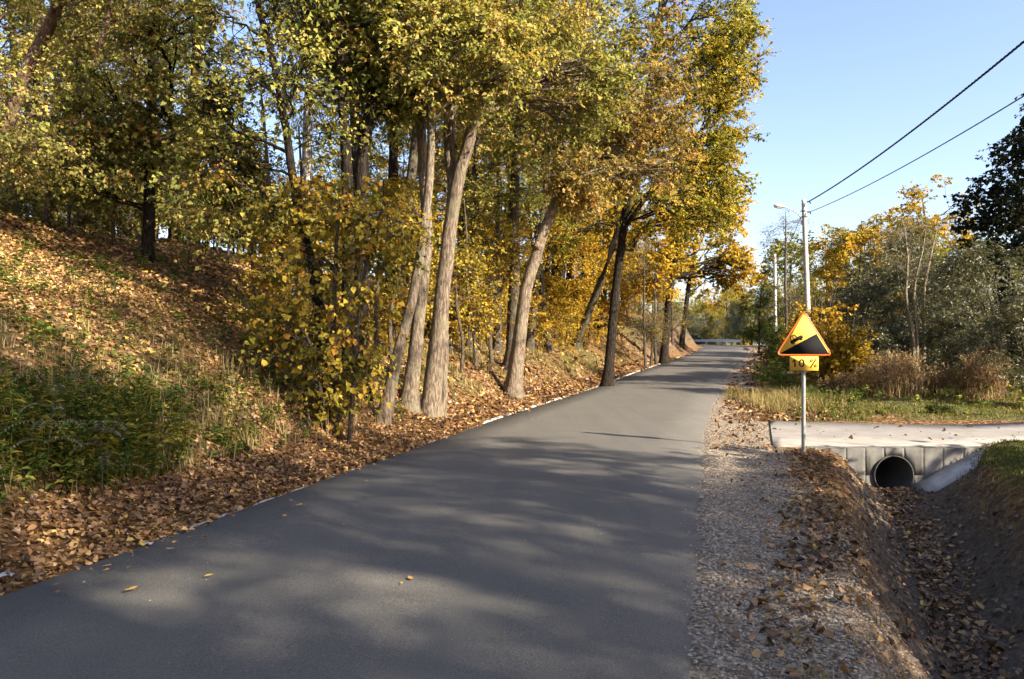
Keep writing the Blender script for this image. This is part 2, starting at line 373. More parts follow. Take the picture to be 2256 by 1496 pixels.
# concrete driveway over the culvert
DZ = 0.018
m, nt, out = new_mat('concrete_slab')
geo = nd(nt, 'ShaderNodeNewGeometry'); pos = geo.outputs['Position']
n1 = noise(nt, 1.6, 6, pos); n2 = noise(nt, 60, 3, pos)
c = ramp(nt, [(.3, (.22, .20, .175)), (.6, (.31, .285, .25)), (.8, (.36, .335, .295))], n1.outputs[0]).outputs[0]
c = mixc(nt, math_n(nt, 'MULTIPLY', n2.outputs[0], .25), c, (.24, .215, .18))
n5 = noise(nt, 3.5, 8, pos, .75); c = mixc(nt, math_n(nt, 'MULTIPLY', ramp(nt, [(.5, (0, 0, 0)), (.68, (1, 1, 1))], n5.outputs[0]).outputs[0], .45), c, (.17, .145, .115))
finish(nt, out, c, .9, n2.outputs[0], .2, .005, .2); M['slab'] = m
near = catmull([(4.02, 11.97), (5.6, 11.97), (7.0, 12.0), (8.3, 12.35), (11, 12.9), (16, 13.4), (30, 14.0)], 40)
farr = catmull([(5.22, 15.75), (6.6, 15.3), (8.3, 14.95), (9.6, 15.2), (11.5, 15.8), (16, 16.6), (30, 17.5)], 40)
mb = MB(); rows = []
for a, bb in zip(near, farr):
    for f in (0, 0, .33, .66, 1, 1): rows.append((a[0] * (1 - f) + bb[0] * f, a[1] * (1 - f) + bb[1] * f))
rows = np.array(rows).reshape(40, 6, 2); zz = np.full((40, 6), DZ); zz[:, 0] = -.12; zz[:, 5] = -.12; zz += (0.02 * np.linspace(0, 1, 40)[:, None])
Vd = np.concatenate([rows, zz[..., None]], 2).reshape(-1, 3)
ii, jj = np.meshgrid(np.arange(5), np.arange(39)); b = (jj * 6 + ii).ravel()
mb.add(Vd, [np.stack([b, b + 6, b + 7, b + 1], 1), np.array([[0, 1, 4, 5]])])
dme = mb.mesh('driveway'); drive = obj('driveway', dme, M['slab']); tag(drive, kind='structure')

# ------------------------------------------------------------------ culvert: board-marked headwall, pipe, sloping wing
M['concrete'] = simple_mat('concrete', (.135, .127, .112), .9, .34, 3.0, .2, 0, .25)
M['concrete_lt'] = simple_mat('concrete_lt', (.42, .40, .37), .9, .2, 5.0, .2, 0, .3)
M['pipe'] = simple_mat('pipe', (.075, .07, .062), .9, .2, 6.0, .2, 0, .2)
cul = thing('culvert_headwall', 'grey concrete headwall with round drain pipe under the driveway edge', 'culvert', (5.75, WALL_Y, -.40))
PR, PO = .28, .303
def wall_board(x0, x1):                                   # one formwork board mark: a strip of wall, with the pipe hole cut out of it
    top, bot, th = .412, -.55, .19
    n = 9; xsn = np.linspace(x0 + .0015, x1 - .0015, n)
    V, F = [], []
    def face(poly_top, poly_bot):
        base = len(V); k = len(poly_top)
        for (x, z) in poly_top: V.extend([(x, 0, z), (x, th, z)])
        for (x, z) in poly_bot: V.extend([(x, 0, z), (x, th, z)])
        for i in range(k - 1):
            a, b_, c_, d = base + 2*i, base + 2*(i+1), base + 2*k + 2*(i+1), base + 2*k + 2*i
            F.append((a, d, c_, b_)); F.append((a, b_, b_ + 1, a + 1)); F.append((d, d + 1, c_ + 1, c_))
        for i in (0, k - 1):
            a, d = base + 2*i, base + 2*k + 2*i; F.append((a, a + 1, d + 1, d) if i == 0 else (a, d, d + 1, a + 1))
    h = np.sqrt(np.maximum(PO**2 - xsn**2, 0))
    out_ = []
    def close():
        mb = MB(); mb.add(V, [np.array(F)]); out_.append(mb.mesh('wall_board')); V.clear(); F.clear()
    if np.any(h > 0):
        face([(x, top) for x in xsn], [(x, hh) for x, hh in zip(xsn, h)]); close(); face([(x, -hh) for x, hh in zip(xsn, h)], [(x, bot) for x in xsn]); close()
    else: face([(x, top) for x in xsn], [(x, bot) for x in xsn]); close()
    return out_
edges = [-1.25, -.97, -.71, -.42, -.13, .17, .46, .75, 1.06, 1.40]
rb = random.Random(8)
for a, bb in zip(edges[:-1], edges[1:]):
    dy, dz_ = rb.uniform(-.004, .004), rb.uniform(-.004, .0)
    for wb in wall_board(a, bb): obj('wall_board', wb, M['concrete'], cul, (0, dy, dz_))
a = np.linspace(0, 2 * math.pi, 33)[:-1]; V, F = [], []
for r, y in ((PO, .1), (PO, -.03), (PR + .01, -.035), (PR, -.02), (PR, 3.9)):
    V += [(r * math.cos(t), y, r * math.sin(t)) for t in a]
for k in range(4):
    for j in range(32): F.append((k*32+j, k*32+(j+1)%32, (k+1)*32+(j+1)%32, (k+1)*32+j))
mb = MB(); mb.add(V, [np.array(F)]); n0 = 4 * 32
mb.add([(0, 3.9, 0)] + [(PR * math.cos(t), 3.9, PR * math.sin(t)) for t in a], [np.array([(0, j + 1, (j + 1) % 32 + 1) for j in range(32)])])
obj('drain_pipe', mb.mesh('drain_pipe', True), M['pipe'], cul)
mb = MB()                                                 # wing: a cast strip running down the far bank towards the ditch bed
A0, B0 = np.array([1.42, -.03, .42]), np.array([.38, -.10, -.10]); n = 9; Vw = []
rw = np.random.default_rng(2)
for f in np.linspace(0, 1, n):
    p = A0 * (1 - f) + B0 * f; w = .16 + .10 * f; dz = .03 * (rw.random() - .5)
    Vw += [p + (-w * .3, .02, dz), p + (w * .2, -.34, dz), p + (w * .2, -.36, -.45), p + (-w * .3, .02, -.45)]
Fw = [(4*i+j, 4*i+(j+1)%4, 4*(i+1)+(j+1)%4, 4*(i+1)+j) for i in range(n - 1) for j in range(4)] + [(0, 3, 2, 1), (4*n-4, 4*n-3, 4*n-2, 4*n-1)]
mb.add(Vw, [np.array(Fw)]); obj('wing_wall', mb.mesh('wing_wall'), M['concrete_lt'], cul)

# ------------------------------------------------------------------ trees
UP = np.array([0, 0, 1.0])
def leaves(mb, P, A, Nn, L, W, tint, rng, fold=.25, broad=False):
    """P base points, A leaf axes, Nn normals -> folded leaf blades"""
    n = len(P); A = norm(A); B = norm(np.cross(A, Nn)); Nn = np.cross(B, A)
    L = L[:, None]; W = W[:, None]
    if broad:
        cv = -(.05 + .25 * rng.random((n, 1))) * L
        v = [P, P + A * L * .12 + B * W * .42, P + A * L * .5 + B * W * .5 + Nn * W * fold, P + A * L + Nn * cv, P + A * L * .5 - B * W * .5 + Nn * W * fold, P + A * L * .12 - B * W * .42]
        k = 6; F = np.array([[0, 1, 2, 3], [0, 3, 4, 5]])
    else:
        v = [P, P + A * L * .45 + B * W * .5 + Nn * W * fold, P + A * L - Nn * L * .12, P + A * L * .45 - B * W * .5 + Nn * W * fold]
        k = 4; F = np.array([[0, 1, 2], [0, 2, 3]])
    V = np.stack(v, 1).reshape(-1, 3)
    FF = (np.arange(n)[:, None, None] * k + F[None]).reshape(-1, F.shape[1])
    mb.add(V, [FF], np.repeat(tint, k))

def bez(a, c, b, n):
    t = np.linspace(0, 1, n)[None, :, None]
    return a[:, None] * (1 - t)**2 + 2 * c[:, None] * t * (1 - t) + b[:, None] * t**2

def trunk_mesh(mb, pts, radii, sides, n, rng, flare=1.5, rough=.06):
    p = catmull(pts, n); r = np.interp(np.linspace(0, len(radii) - 1, n), np.arange(len(radii)), radii)
    Lz = np.concatenate([[0], np.cumsum(np.linalg.norm(np.diff(p, axis=0), axis=1))])
    r = r * (1 + (flare - 1) * np.exp(-Lz / max(.30, radii[0] * 1.8)))
    p[1:-1, :2] += (rng.random((n - 2, 2)) - .5) * r[1:-1, None] * .25
    V, F = tubes(p[None], r[None], sides)
    cen = np.repeat(p, sides, 0); ang = np.tile(np.arange(sides), n); ph = rng.random(4) * 6
    k = 1 + rough * (np.sin(ang * 2 * math.pi / sides * 3 + ph[0] + np.repeat(Lz, sides) * .5) + .7 * np.sin(ang * 2 * math.pi / sides * 5 + ph[1] - np.repeat(Lz, sides) * .8)) + rough * .8 * (rng.random(len(V)) - .5)
    V = cen + (V - cen) * k[:, None]
    mb.add(V, [F], np.full(len(V), .5))
    return p, r

def grow(seed, stems, vols, nclus=150, ngroup=14, spray=.7, nl=55, leaf=(.09, .075), flat=.5, droop=.35, bias=.65, tint=(.5, .18, .14), sides=9, seg=14, flare=1.5, broad=False, first=0.25, limb_r=.26, up=.55, twig_r=.006, ntw=6, rough=.06, attach=99, clump=1.0, sunward=0.0):
    """stems: [(points, radii)], vols: [(centre, radii, weight)] -> trunk mesh, crown mesh (local coordinates)"""
    rng = np.random.default_rng(seed); wood = MB(); SP, SR = [], []
    for si, (pts, rad) in enumerate(stems):
        p, r = trunk_mesh(wood, np.array(pts, float), rad, sides, seg, rng, flare if si == 0 else 1.0, rough); k0 = int(len(p) * first)
        if si < attach: SP.append(p[k0:]); SR.append(r[k0:])
    SP = np.concatenate(SP); SR = np.concatenate(SR)
    w = np.array([v[2] for v in vols], float); w /= w.sum(); cen = []
    pick = rng.choice(len(vols), nclus * 3, p=w)
    d = norm(rng.normal(size=(nclus * 3, 3))); rr = rng.random(nclus * 3)**(1 / 3) * (1 - bias) + bias * (1 - .35 * rng.random(nclus * 3)**2)
    Cc = np.array([vols[i][0] for i in pick], float); Rr = np.array([vols[i][1] for i in pick], float)
    lump = 1 + .35 * (vnoise(d[:, 0] * 2.3 + 9 + pick, d[:, 1] * 2.3 + d[:, 2] * 1.7 + 5, seed) - .5) * 2
    pos = Cc + d * Rr * (rr * lump)[:, None]
    keepn = clump * vnoise(pos[:, 0] * .7 + 50, pos[:, 1] * .7 + pos[:, 2] * .9 + 50, seed + 3) + .3 * rng.random(len(pos))
    pos = pos[np.argsort(-keepn)[:nclus]]
    # groups of clusters share a limb
    G = pos[rng.choice(nclus, ngroup, replace=False)]
    for _ in range(5):
        lab = np.argmin(((pos[:, None] - G[None])**2).sum(-1), 1)
        for g in range(ngroup):
            if np.any(lab == g): G[g] = pos[lab == g].mean(0)
    hd = np.hypot(SP[None, :, 0] - G[:, None, 0], SP[None, :, 1] - G[:, None, 1])
    cost = hd + 1.2 * np.abs(SP[None, :, 2] - (G[:, None, 2] - up * hd)) 
    ai = np.argmin(cost, 1); A = SP[ai]; ar = SR[ai]
    ctrl = A + (G - A) * .5 + UP * (np.linalg.norm(G - A, axis=1) * .10)[:, None] + rng.normal(size=A.shape) * .12 * np.linalg.norm(G - A, axis=1)[:, None]
    LP = bez(A, ctrl, G, 8); LP[:, 1:-1] += rng.normal(size=LP[:, 1:-1].shape) * .03 * np.linalg.norm(G - A, axis=1)[:, None, None]
    LR = np.minimum(ar * .7, np.maximum(.012, limb_r * .09 * np.linalg.norm(G - A, axis=1)**.8))[:, None] * np.linspace(1, .25, 8)[None]
    V, F = tubes(LP, LR, 6); wood.add(V, [F])
    # one branch to each cluster, leaving its limb part-way
    li = np.clip((3 + 4.5 * rng.random(nclus)).astype(int), 0, 7); S = LP[lab, li]; sr = LR[lab, li]
    dist = np.linalg.norm(pos - S, axis=1)[:, None]
    cc = S + (pos - S) * .5 + UP * dist * .08 + rng.normal(size=S.shape) * .10 * dist
    BP = bez(S, cc, pos, 5); BR = np.minimum(sr * .75, .008 + .008 * dist[:, 0])[:, None] * np.linspace(1, .4, 5)[None]
    V, F = tubes(BP, BR, 4); wood.add(V, [F])
    # twigs fan out, leaves sit along them
    out = norm(pos - S)
    nt_ = ntw; T = norm(out[:, None] * .8 + rng.normal(size=(nclus, nt_, 3)) * np.array([1, 1, flat]) * .9 - UP * droop * rng.random((nclus, nt_, 1)))
    tl = spray * (.5 + .7 * rng.random((nclus, nt_)))
    back = BP[:, 3][:, None] + (BP[:, 4] - BP[:, 3])[:, None] * rng.random((nclus, nt_, 1))
    st = back.reshape(-1, 3); td = T.reshape(-1, 3); tlen = tl.reshape(-1)
    en = st + td * tlen[:, None] - UP * (droop * .35 * tlen)[:, None]
    TP = np.stack([st, st + td * tlen[:, None] * .55, en], 1)
    V, F = tubes(TP[:, ::2], np.tile(np.array([1, .4]) * twig_r, (len(st), 1)), 3); wood.add(V, [F])
    crown = None
    if nl > 0:
        per = max(1, int(nl / nt_)); n = len(st)
        t = (.15 + .85 * rng.random((n, per)))[..., None]
        P = (TP[:, None, 0] * (1 - t)**2 + 2 * t * (1 - t) * TP[:, None, 1] + TP[:, None, 2] * t**2).reshape(-1, 3)
        tdr = np.repeat(td, per, 0); nL = len(P)
        side = norm(np.cross(tdr, UP) + 1e-4) * rng.choice([-1, 1], nL)[:, None]
        Ax = norm(tdr * .5 + side * .8 + rng.normal(size=(nL, 3)) * .45 - UP * (droop + .1))
        Nn = norm(UP * (.9 - .45 * sunward) + np.array(sun_vec) * .7 * sunward + rng.normal(size=(nL, 3)) * .55)   # leaves turn towards the light
        P = P + rng.normal(size=P.shape) * .02
        Ln = leaf[0] * (.45 + .95 * rng.random(nL)**1.3); Wn = Ln * leaf[1] / leaf[0] * (.8 + .4 * rng.random(nL))
        tc = tint[0] + tint[1] * rng.normal(size=nclus); tt = np.repeat(np.repeat(tc, nt_), per) + tint[2] * rng.normal(size=nL)
        crown = MB(); leaves(crown, P, Ax, Nn, Ln, Wn, np.clip(tt, .02, .98), rng, .22, broad)
        crown = crown.mesh('crown')
    return wood.mesh('trunk', True), crown

ORD = ['leftmost', 'second from the left', 'third from the left', 'fourth from the left', 'fifth from the left', 'sixth from the left', 'seventh from the left', 'eighth from the left', 'ninth from the left', 'tenth from the left', 'eleventh from the left', 'twelfth from the left', 'thirteenth from the left', 'fourteenth from the left', 'fifteenth from the left', 'sixteenth from the left', 'seventeenth from the left', 'eighteenth from the left', 'nineteenth from the left', 'twentieth from the left', 'twenty-first from the left', 'twenty-second from the left', 'twenty-third from the left', 'twenty-fourth from the left', 'twenty-fifth from the left']
def ordl(label, i, n): return label if n == 1 else label + ', ' + ('rightmost' if i == n - 1 else ORD[i])
def plant_tree(name, label, cat, tmpl, x, y, rz=0.0, sc=1.0, group=None, bark=None, leafm=None, zoff=-.12, sz=None, z=None):
    t = thing(name, label, cat, (x, y, (tz(x, y) if z is None else z) + zoff), rz, group)
    t.scale = (sc, sc, sz or sc)
    w, c = tmpl
    if bark and not w.materials: w.materials.append(bark)
    if c is not None and leafm and not c.materials: c.materials.append(leafm)
    o = obj('trunk', w, None, t)
    if bark and w.materials[0] != bark: o.material_slots[0].link = 'OBJECT'; o.material_slots[0].material = bark
    if c is not None:
        o = obj('crown', c, None, t)
        if leafm and c.materials[0] != leafm: o.material_slots[0].link = 'OBJECT'; o.material_slots[0].material = leafm
    return t

def rel(base, pts):                                      # photograph points (px, py, depth) -> coordinates relative to the base
    return [tuple(at(*p) - np.array(base)) for p in pts]
def hero(name, label, seed, base, stems, vols, bark, leafm, group=None, **kw):
    """base (px, depth); stems: [( [(px,py,Y)...], radii )]; vols in photograph points: [((px,py,Y),(rx,ry,rz),w)]"""
    x = (base[0] - CX) / F_PX * base[1]; y = base[1]; z = tz(x, y) - .12; B = np.array([x, y, z])
    st = []
    for pts, rad in stems:
        p = [tuple(np.array(at(*q)) - B) for q in pts]
        if len(pts[0]) == 3 and p[0][2] < 1.2: p[0] = (p[0][0], p[0][1], 0.0)
        st.append((p, rad))
    vv = [(tuple(at(*c_) - B), r_, w_) for c_, r_, w_ in vols]
    tm = grow(seed, st, vv, sunward=1.0, **kw)
    return plant_tree(name, label, 'tree', tm, x, y, 0, 1, group, bark, leafm, z=z, zoff=0)
# --- pale clump beside the road
hero('roadside_tree', 'thin pale trunk leaning right over the bank, nearest the road of the pale clump', 101, (838, 13.2),
     [([(838, 935, 13.2), (880, 765, 13.3), (920, 600, 13.4), (946, 400, 13.6), (948, 270, 13.8), (928, 100, 14), (925, -150, 14.2), (930, -500, 14.5)], [.115, .092, .084, .075, .065, .05, .035, .015]),
      ([(947, 340, 13.75), (950, 270, 13.8), (968, 170, 13.9), (985, -50, 14), (1010, -350, 14)], [.045, .06, .055, .045, .02])],
     [((930, -260, 14.5), (2.2, 2.2, 2.6), 1), ((1010, 110, 13.4), (1.5, 1.2, .8), .35)], M['bark_pale'], M['leaf_olive'], nclus=240, ngroup=16, nl=72, leaf=(.08, .068), sides=12, seg=26, flare=1.55, first=.5, tint=(.52, .17, .15))
hero('roadside_tree', 'straight pale trunk in the middle of the pale clump', 102, (898, 14.8),
     [([(900, 868, 14.8), (928, 650, 14.8), (941, 520, 14.9), (928, 300, 15), (930, 100, 15), (925, -200, 15), (915, -550, 15)], [.145, .118, .105, .09, .08, .055, .015])],
     [((880, -200, 15.5), (2.4, 2.4, 3.0), 1), ((820, 110, 15), (1.4, 1.3, 1.0), .35)], M['bark_pale'], M['leaf_olive'], nclus=240, ngroup=16, nl=72, leaf=(.08, .068), sides=12, seg=24, flare=1.6, first=.5)
hero('roadside_tree', 'thickest pale trunk of the clump, split by a dark upright fork', 103, (948, 15.1),
     [([(948, 868, 15.1), (975, 650, 15.1), (1003, 430, 15.1), (1045, 270, 15), (1090, 140, 15), (1140, -100, 15), (1180, -450, 15)], [.175, .145, .13, .11, .09, .065, .02]),
      ([(997, 500, 15.1), (998, 420, 15.15), (990, 310, 15.3), (992, 150, 15.4), (1005, -60, 15.5), (1010, -500, 15.5)], [.07, .10, .11, .095, .075, .02]),
      ([(976, 862, 15.25), (980, 760, 15.2), (984, 660, 15.12)], [.085, .07, .03])],
     [((1120, -130, 15.5), (2.8, 2.4, 3.0), 1), ((1180, 190, 15.6), (1.9, 1.5, 1.1), .6), ((1060, 130, 14.6), (1.6, 1.0, 1.0), .3)], M['bark_pale'], M['leaf_olive'], nclus=330, ngroup=20, nl=72, leaf=(.08, .068), sides=14, seg=24, flare=1.6, first=.5, attach=2)
# --- dark stems left of the clump
hero('slender_tree', 'thin dark stem bending left out of the ivy-like thicket on the bank', 104, (715, 11.8),
     [([(715, 905, 11.8), (712, 760, 11.8), (695, 620, 11.8), (655, 450, 11.8), (628, 280, 11.8), (600, 130, 11.8), (566, 0, 11.8), (535, -250, 11.8)], [.11, .095, .08, .07, .06, .055, .05, .02])],
     [((590, 230, 11.6), (1.2, 1.0, 1.0), .7), ((560, -60, 11.8), (1.6, 1.4, 1.2), .8), ((480, 420, 11.4), (1.0, .8, .5), .35)], M['bark_dark'], M['leaf_olive'], nclus=120, ngroup=12, nl=30, leaf=(.078, .068), sides=8, seg=24, first=.35, tint=(.55, .2, .16))
hero('dark_tree', 'dark upright trunk just behind the leafy thicket, left of the pale clump', 105, (768, 13.0),
     [([(768, 885, 13), (768, 640, 13), (765, 400, 13), (752, 160, 13), (745, -50, 13), (735, -420, 13)], [.12, .105, .095, .08, .06, .02])],
     [((740, -160, 13.4), (2.3, 2.0, 2.4), 1), ((720, 160, 13.2), (1.2, 1.1, .8), .3)], M['bark_dark'], M['leaf_olive'], nclus=190, ngroup=14, nl=60, leaf=(.078, .066), sides=10, first=.45, tint=(.45, .2, .16))
hero('dark_tree', 'dark trunk curving right at its top between the thicket and the pale clump', 106, (797, 13.6),
     [([(797, 885, 13.6), (797, 600, 13.6), (800, 340, 13.6), (842, 140, 13.6), (900, 0, 13.6), (960, -260, 13.6)], [.13, .12, .11, .09, .065, .02])],
     [((900, -160, 13.8), (2.0, 1.8, 2.2), 1), ((850, 200, 14), (1.0, 1.0, .7), .3)], M['bark_dark'], M['leaf_olive'], nclus=170, ngroup=14, nl=60, leaf=(.078, .066), sides=10, first=.45, tint=(.5, .2, .16))
# --- further along the bank
hero('slender_tree', 'slender pale pole-like trunk standing alone on the slope behind the pale clump', 107, (1065, 30),
     [([(1065, 705, 30), (1075, 560, 30), (1083, 400, 30), (1090, 200, 30), (1095, 0, 30)], [.16, .15, .13, .09, .03])],
     [((1090, 130, 30), (2.4, 2.4, 3.2), 1)], M['bark_pale'], M['leaf_olive'], nclus=150, nl=45, leaf=(.13, .11), first=.5)
hero('roadside_tree', 'upright grey trunk standing behind the leaning stubbed trunk', 108, (1122, 23),
     [([(1122, 800, 23), (1134, 640, 23), (1132, 440, 23), (1145, 250, 23), (1150, 0, 23), (1150, -250, 23)], [.19, .165, .15, .13, .09, .03])],
     [((1150, 20, 23.5), (3.0, 2.6, 3.2), 1), ((1200, 300, 22.5), (1.8, 1.5, 1.0), .3)], M['bark_mid'], M['leaf_olive'], nclus=230, ngroup=18, nl=52, leaf=(.115, .10), first=.5)
hero('roadside_tree', 'pale trunk leaning right with a sawn stub, brown leaves above', 109, (1128, 20.6),
     [([(1128, 828, 20.6), (1155, 660, 20.6), (1190, 530, 20.6), (1232, 410, 20.6), (1255, 250, 20.8), (1290, 60, 21), (1330, -200, 21)], [.20, .165, .14, .115, .09, .06, .02]),
      ([(1190, 548, 20.55), (1182, 540, 20.4), (1176, 534, 20.3), (1175, 533, 20.29)], [.09, .085, .08, .01])],
     [((1330, 180, 21.5), (2.5, 2.2, 2.2), 1), ((1420, 330, 22), (1.7, 1.5, 1.1), .5), ((1380, -80, 21.5), (2.4, 2.2, 1.8), .7), ((1310, 390, 20.6), (1.2, 1.0, .7), .45), ((1250, 310, 20.4), (.9, .8, .6), .25)], M['bark_pale'], M['leaf_brown'], nclus=380, ngroup=26, nl=66, leaf=(.09, .078), sides=14, seg=22, flare=1.7, first=.5, tint=(.38, .22, .18), attach=1, limb_r=.15)
hero('dark_tree', 'dark leaning trunk near the road with wide yellow-green boughs over the asphalt', 110, (1335, 28),
     [([(1335, 818, 28), (1352, 690, 28), (1370, 540, 28), (1385, 430, 28), (1420, 250, 28), (1450, 50, 28.5), (1470, -150, 29)], [.19, .16, .14, .125, .095, .07, .02]),
      ([(1376, 500, 28), (1450, 400, 28.5), (1520, 320, 29), (1590, 230, 29)], [.10, .08, .06, .02])],
     [((1470, 220, 28.5), (3.2, 2.6, 3.4), 1), ((1555, 430, 29), (1.7, 1.8, 2.0), .5), ((1400, 450, 27), (2.3, 1.5, 1.0), .5), ((1300, 520, 27.5), (1.6, 1.3, .7), .25), ((1590, 170, 29), (1.5, 1.8, 2.2), .45)], M['bark_dark'], M['leaf_yellow'], nclus=480, ngroup=30, nl=60, leaf=(.105, .09), sides=12, seg=18, first=.4, tint=(.36, .2, .15))
hero('roadside_tree', 'tall tree with the topmost boughs against the sky over the road', 111, (1262, 38),
     [([(1262, 740, 38), (1330, 600, 36.5), (1410, 350, 35), (1455, 50, 33.6), (1480, -250, 33)], [.19, .17, .14, .10, .03])],
     [((1480, 30, 33), (3.4, 3.0, 4.2), 1), ((1590, 60, 33), (1.6, 2, 3.2), .5), ((1600, 380, 34), (1.2, 1.5, 2.2), .25)], M['bark_mid'], M['leaf_olive'], nclus=330, ngroup=22, nl=48, leaf=(.15, .13), first=.35, tint=(.6, .2, .16))
hero('golden_tree', 'golden tree whose lowest boughs hang over the road before the bend', 112, (1462, 44),
     [([(1462, 765, 44), (1475, 650, 44), (1500, 500, 44), (1520, 350, 44), (1530, 200, 44)], [.22, .19, .15, .10, .03])],
     [((1540, 430, 44.5), (3.4, 3, 4.2), 1), ((1610, 600, 45), (1.8, 2, 1.4), .5), ((1480, 600, 43), (3.0, 2, 1.5), .5)], M['bark_dark'], M['leaf_amber'], nclus=330, ngroup=22, nl=46, leaf=(.17, .15), first=.3, tint=(.42, .2, .16))
hero('golden_tree', 'yellow-green tree at the bank crest beside the far bend', 113, (1500, 57),
     [([(1500, 750, 57), (1515, 650, 57), (1535, 520, 57), (1545, 400, 57)], [.2, .17, .12, .03])],
     [((1555, 540, 57), (3.2, 3, 3.8), 1), ((1610, 480, 58), (1.8, 2, 2.5), .4)], M['bark_dark'], M['leaf_yellow'], nclus=230, ngroup=16, nl=46, leaf=(.2, .18), first=.25, tint=(.45, .2, .16))
# --- left hillside
hero('leaning_tree', 'reddish-brown bare trunk leaning right at the far left edge', 114, (-75, 15),
     [([(-75, 590, 15), (-30, 440, 15), (10, 290, 15), (60, 150, 15), (125, 10, 15), (180, -200, 15), (200, -450, 15)], [.15, .135, .125, .115, .10, .07, .02])],
     [((180, -150, 15), (2.2, 2, 2), 1), ((40, 230, 14.6), (1.3, 1.2, 1.3), .5)], M['bark_pink'], M['leaf_olive'], nclus=260, nl=46, leaf=(.075, .06), first=.4, tint=(.42, .2, .16), limb_r=.1)
hero('leaning_tree', 'slim crooked trunk leaning right beside the reddish trunk at far left', 115, (100, 18),
     [([(100, 520, 18), (122, 330, 18), (160, 230, 18), (200, 150, 18), (236, 40, 18), (260, -150, 18)], [.10, .085, .075, .07, .06, .02])],
     [((110, 260, 17.5), (2.0, 1.5, 1.7), .8), ((250, -50, 18), (2, 2, 1.8), .8)], M['bark_pink'], M['leaf_olive'], nclus=240, nl=46, leaf=(.075, .06), first=.3, limb_r=.14, tint=(.52, .2, .16))
hero('hillside_tree', 'broad dark-trunked tree on the slope with boughs drooping towards the road', 116, (325, 17.5),
     [([(325, 500, 17.5), (330, 380, 17.5), (335, 200, 17.5), (345, 20, 17.5), (350, -250, 17.5)], [.13, .12, .10, .08, .03]),
      ([(332, 330, 17.4), (400, 300, 16.5), (480, 330, 15.3), (560, 400, 14.2), (600, 450, 13.6)], [.08, .07, .055, .035, .012])],
     [((380, 150, 16.5), (1.9, 1.6, 2.0), 1), ((330, -120, 17.5), (2.4, 2.2, 2.0), .7), ((440, 370, 15.2), (1.5, 1.2, .9), .7), ((540, 460, 13.6), (.9, .8, .45), .35), ((250, 330, 17), (1.6, 1.4, 1.4), .5)], M['bark_dark'], M['leaf_olive'], nclus=420, ngroup=28, nl=60, leaf=(.08, .07), first=.15, tint=(.42, .22, .17), droop=.5)
# --- leafy thicket of large yellow leaves at the foot of the dark stems
hero('thicket', 'thicket of large yellow and green leaves climbing round the dark stems', 117, (745, 11.5),
     [([(745, 905, 11.5), (735, 760, 11.5), (740, 560, 11.4), (750, 430, 11.3)], [.05, .04, .03, .01]), ([(770, 900, 11.4), (790, 700, 11.3), (820, 520, 11.1), (850, 450, 11.0)], [.04, .035, .025, .01]), ([(730, 905, 11.5), (690, 780, 11.2), (660, 720, 11)], [.03, .025, .01])],
     [((745, 600, 11.5), (.80, .6, 1.35), 1.3), ((735, 780, 11.5), (.55, .5, .8), .5), ((850, 500, 11.3), (.55, .5, .5), .5), ((620, 740, 11.6), (.6, .5, .5), .4), ((705, 870, 11.4), (.4, .4, .25), .15), ((690, 440, 11.5), (.7, .5, .4), .35)], M['twig'], M['leaf_yellow'], nclus=360, ngroup=30, nl=16, ntw=4, leaf=(.078, .07), spray=.34, bias=.10, clump=.12, sides=6, first=.1, broad=True, tint=(.42, .24, .2), droop=.7)

# ------------------------------------------------------------------ templates for the woods
def tmpl_forest(seed, h, r, lo, **kw):
    rng = np.random.default_rng(seed); lx, ly = rng.normal(size=2) * .06 * h
    st = [([(0, 0, 0), (lx * .2 + .1, ly * .2, h * .25), (lx * .5, ly * .5 + .1, h * .5), (lx * .8, ly * .8, h * .75), (lx, ly, h * .97)], [h * .0125, h * .011, h * .009, h * .006, .015])]
    vols = [((lx * .7, ly * .7, h * (lo + 1) / 2), (r, r, h * (1 - lo) / 2), 1), ((lx * .5 + r * .3, ly * .5, h * (lo * .8 + .15)), (r * .8, r * .8, h * .12), .35)]
    return grow(seed, st, vols, **kw)
T_tall = [tmpl_forest(200 + i, 15 + i, 2.4 + .2 * i, .42, nclus=190, ngroup=16, nl=50, leaf=(.10, .085), first=.35) for i in range(3)]
T_low = [tmpl_forest(210 + i, 9 + i, 2.3, .18, nclus=200, ngroup=18, nl=44, leaf=(.13, .11), first=.15) for i in range(3)]
T_birch = tmpl_forest(220, 15, 1.7, .4, nclus=120, ngroup=14, nl=36, leaf=(.07, .055), first=.35, droop=.8)
T_sparse = tmpl_forest(221, 11, 2.2, .25, nclus=140, ngroup=16, nl=9, ntw=8, leaf=(.10, .08), first=.2, spray=.9)
T_far = [tmpl_forest(230 + i, 11 + 2 * i, 3.0, .15, nclus=270, ngroup=18, nl=54, leaf=(.2, .165), spray=.9, first=.12) for i in range(3)]
def tmpl_shrub(seed, h, r, nst, **kw):
    rng = np.random.default_rng(seed); st = []
    for i in range(nst):
        a = rng.random() * 6.28; e = r * (.3 + .5 * rng.random()); hh = h * (.7 + .3 * rng.random())
        st.append(([(math.cos(a) * .08, math.sin(a) * .08, 0), (math.cos(a) * e * .35, math.sin(a) * e * .35, hh * .5), (math.cos(a) * e, math.sin(a) * e, hh)], [.028, .02, .006]))
    return grow(seed, st, [((0, 0, h * .56), (r, r, h * .46), 1)], sides=5, seg=7, flare=1.1, first=.1, **kw)
T_shrub = [tmpl_shrub(240 + i, 2.2 + .3 * i, 1.1, 6, nclus=80, ngroup=14, nl=36, spray=.4, leaf=(.085, .07)) for i in range(3)]
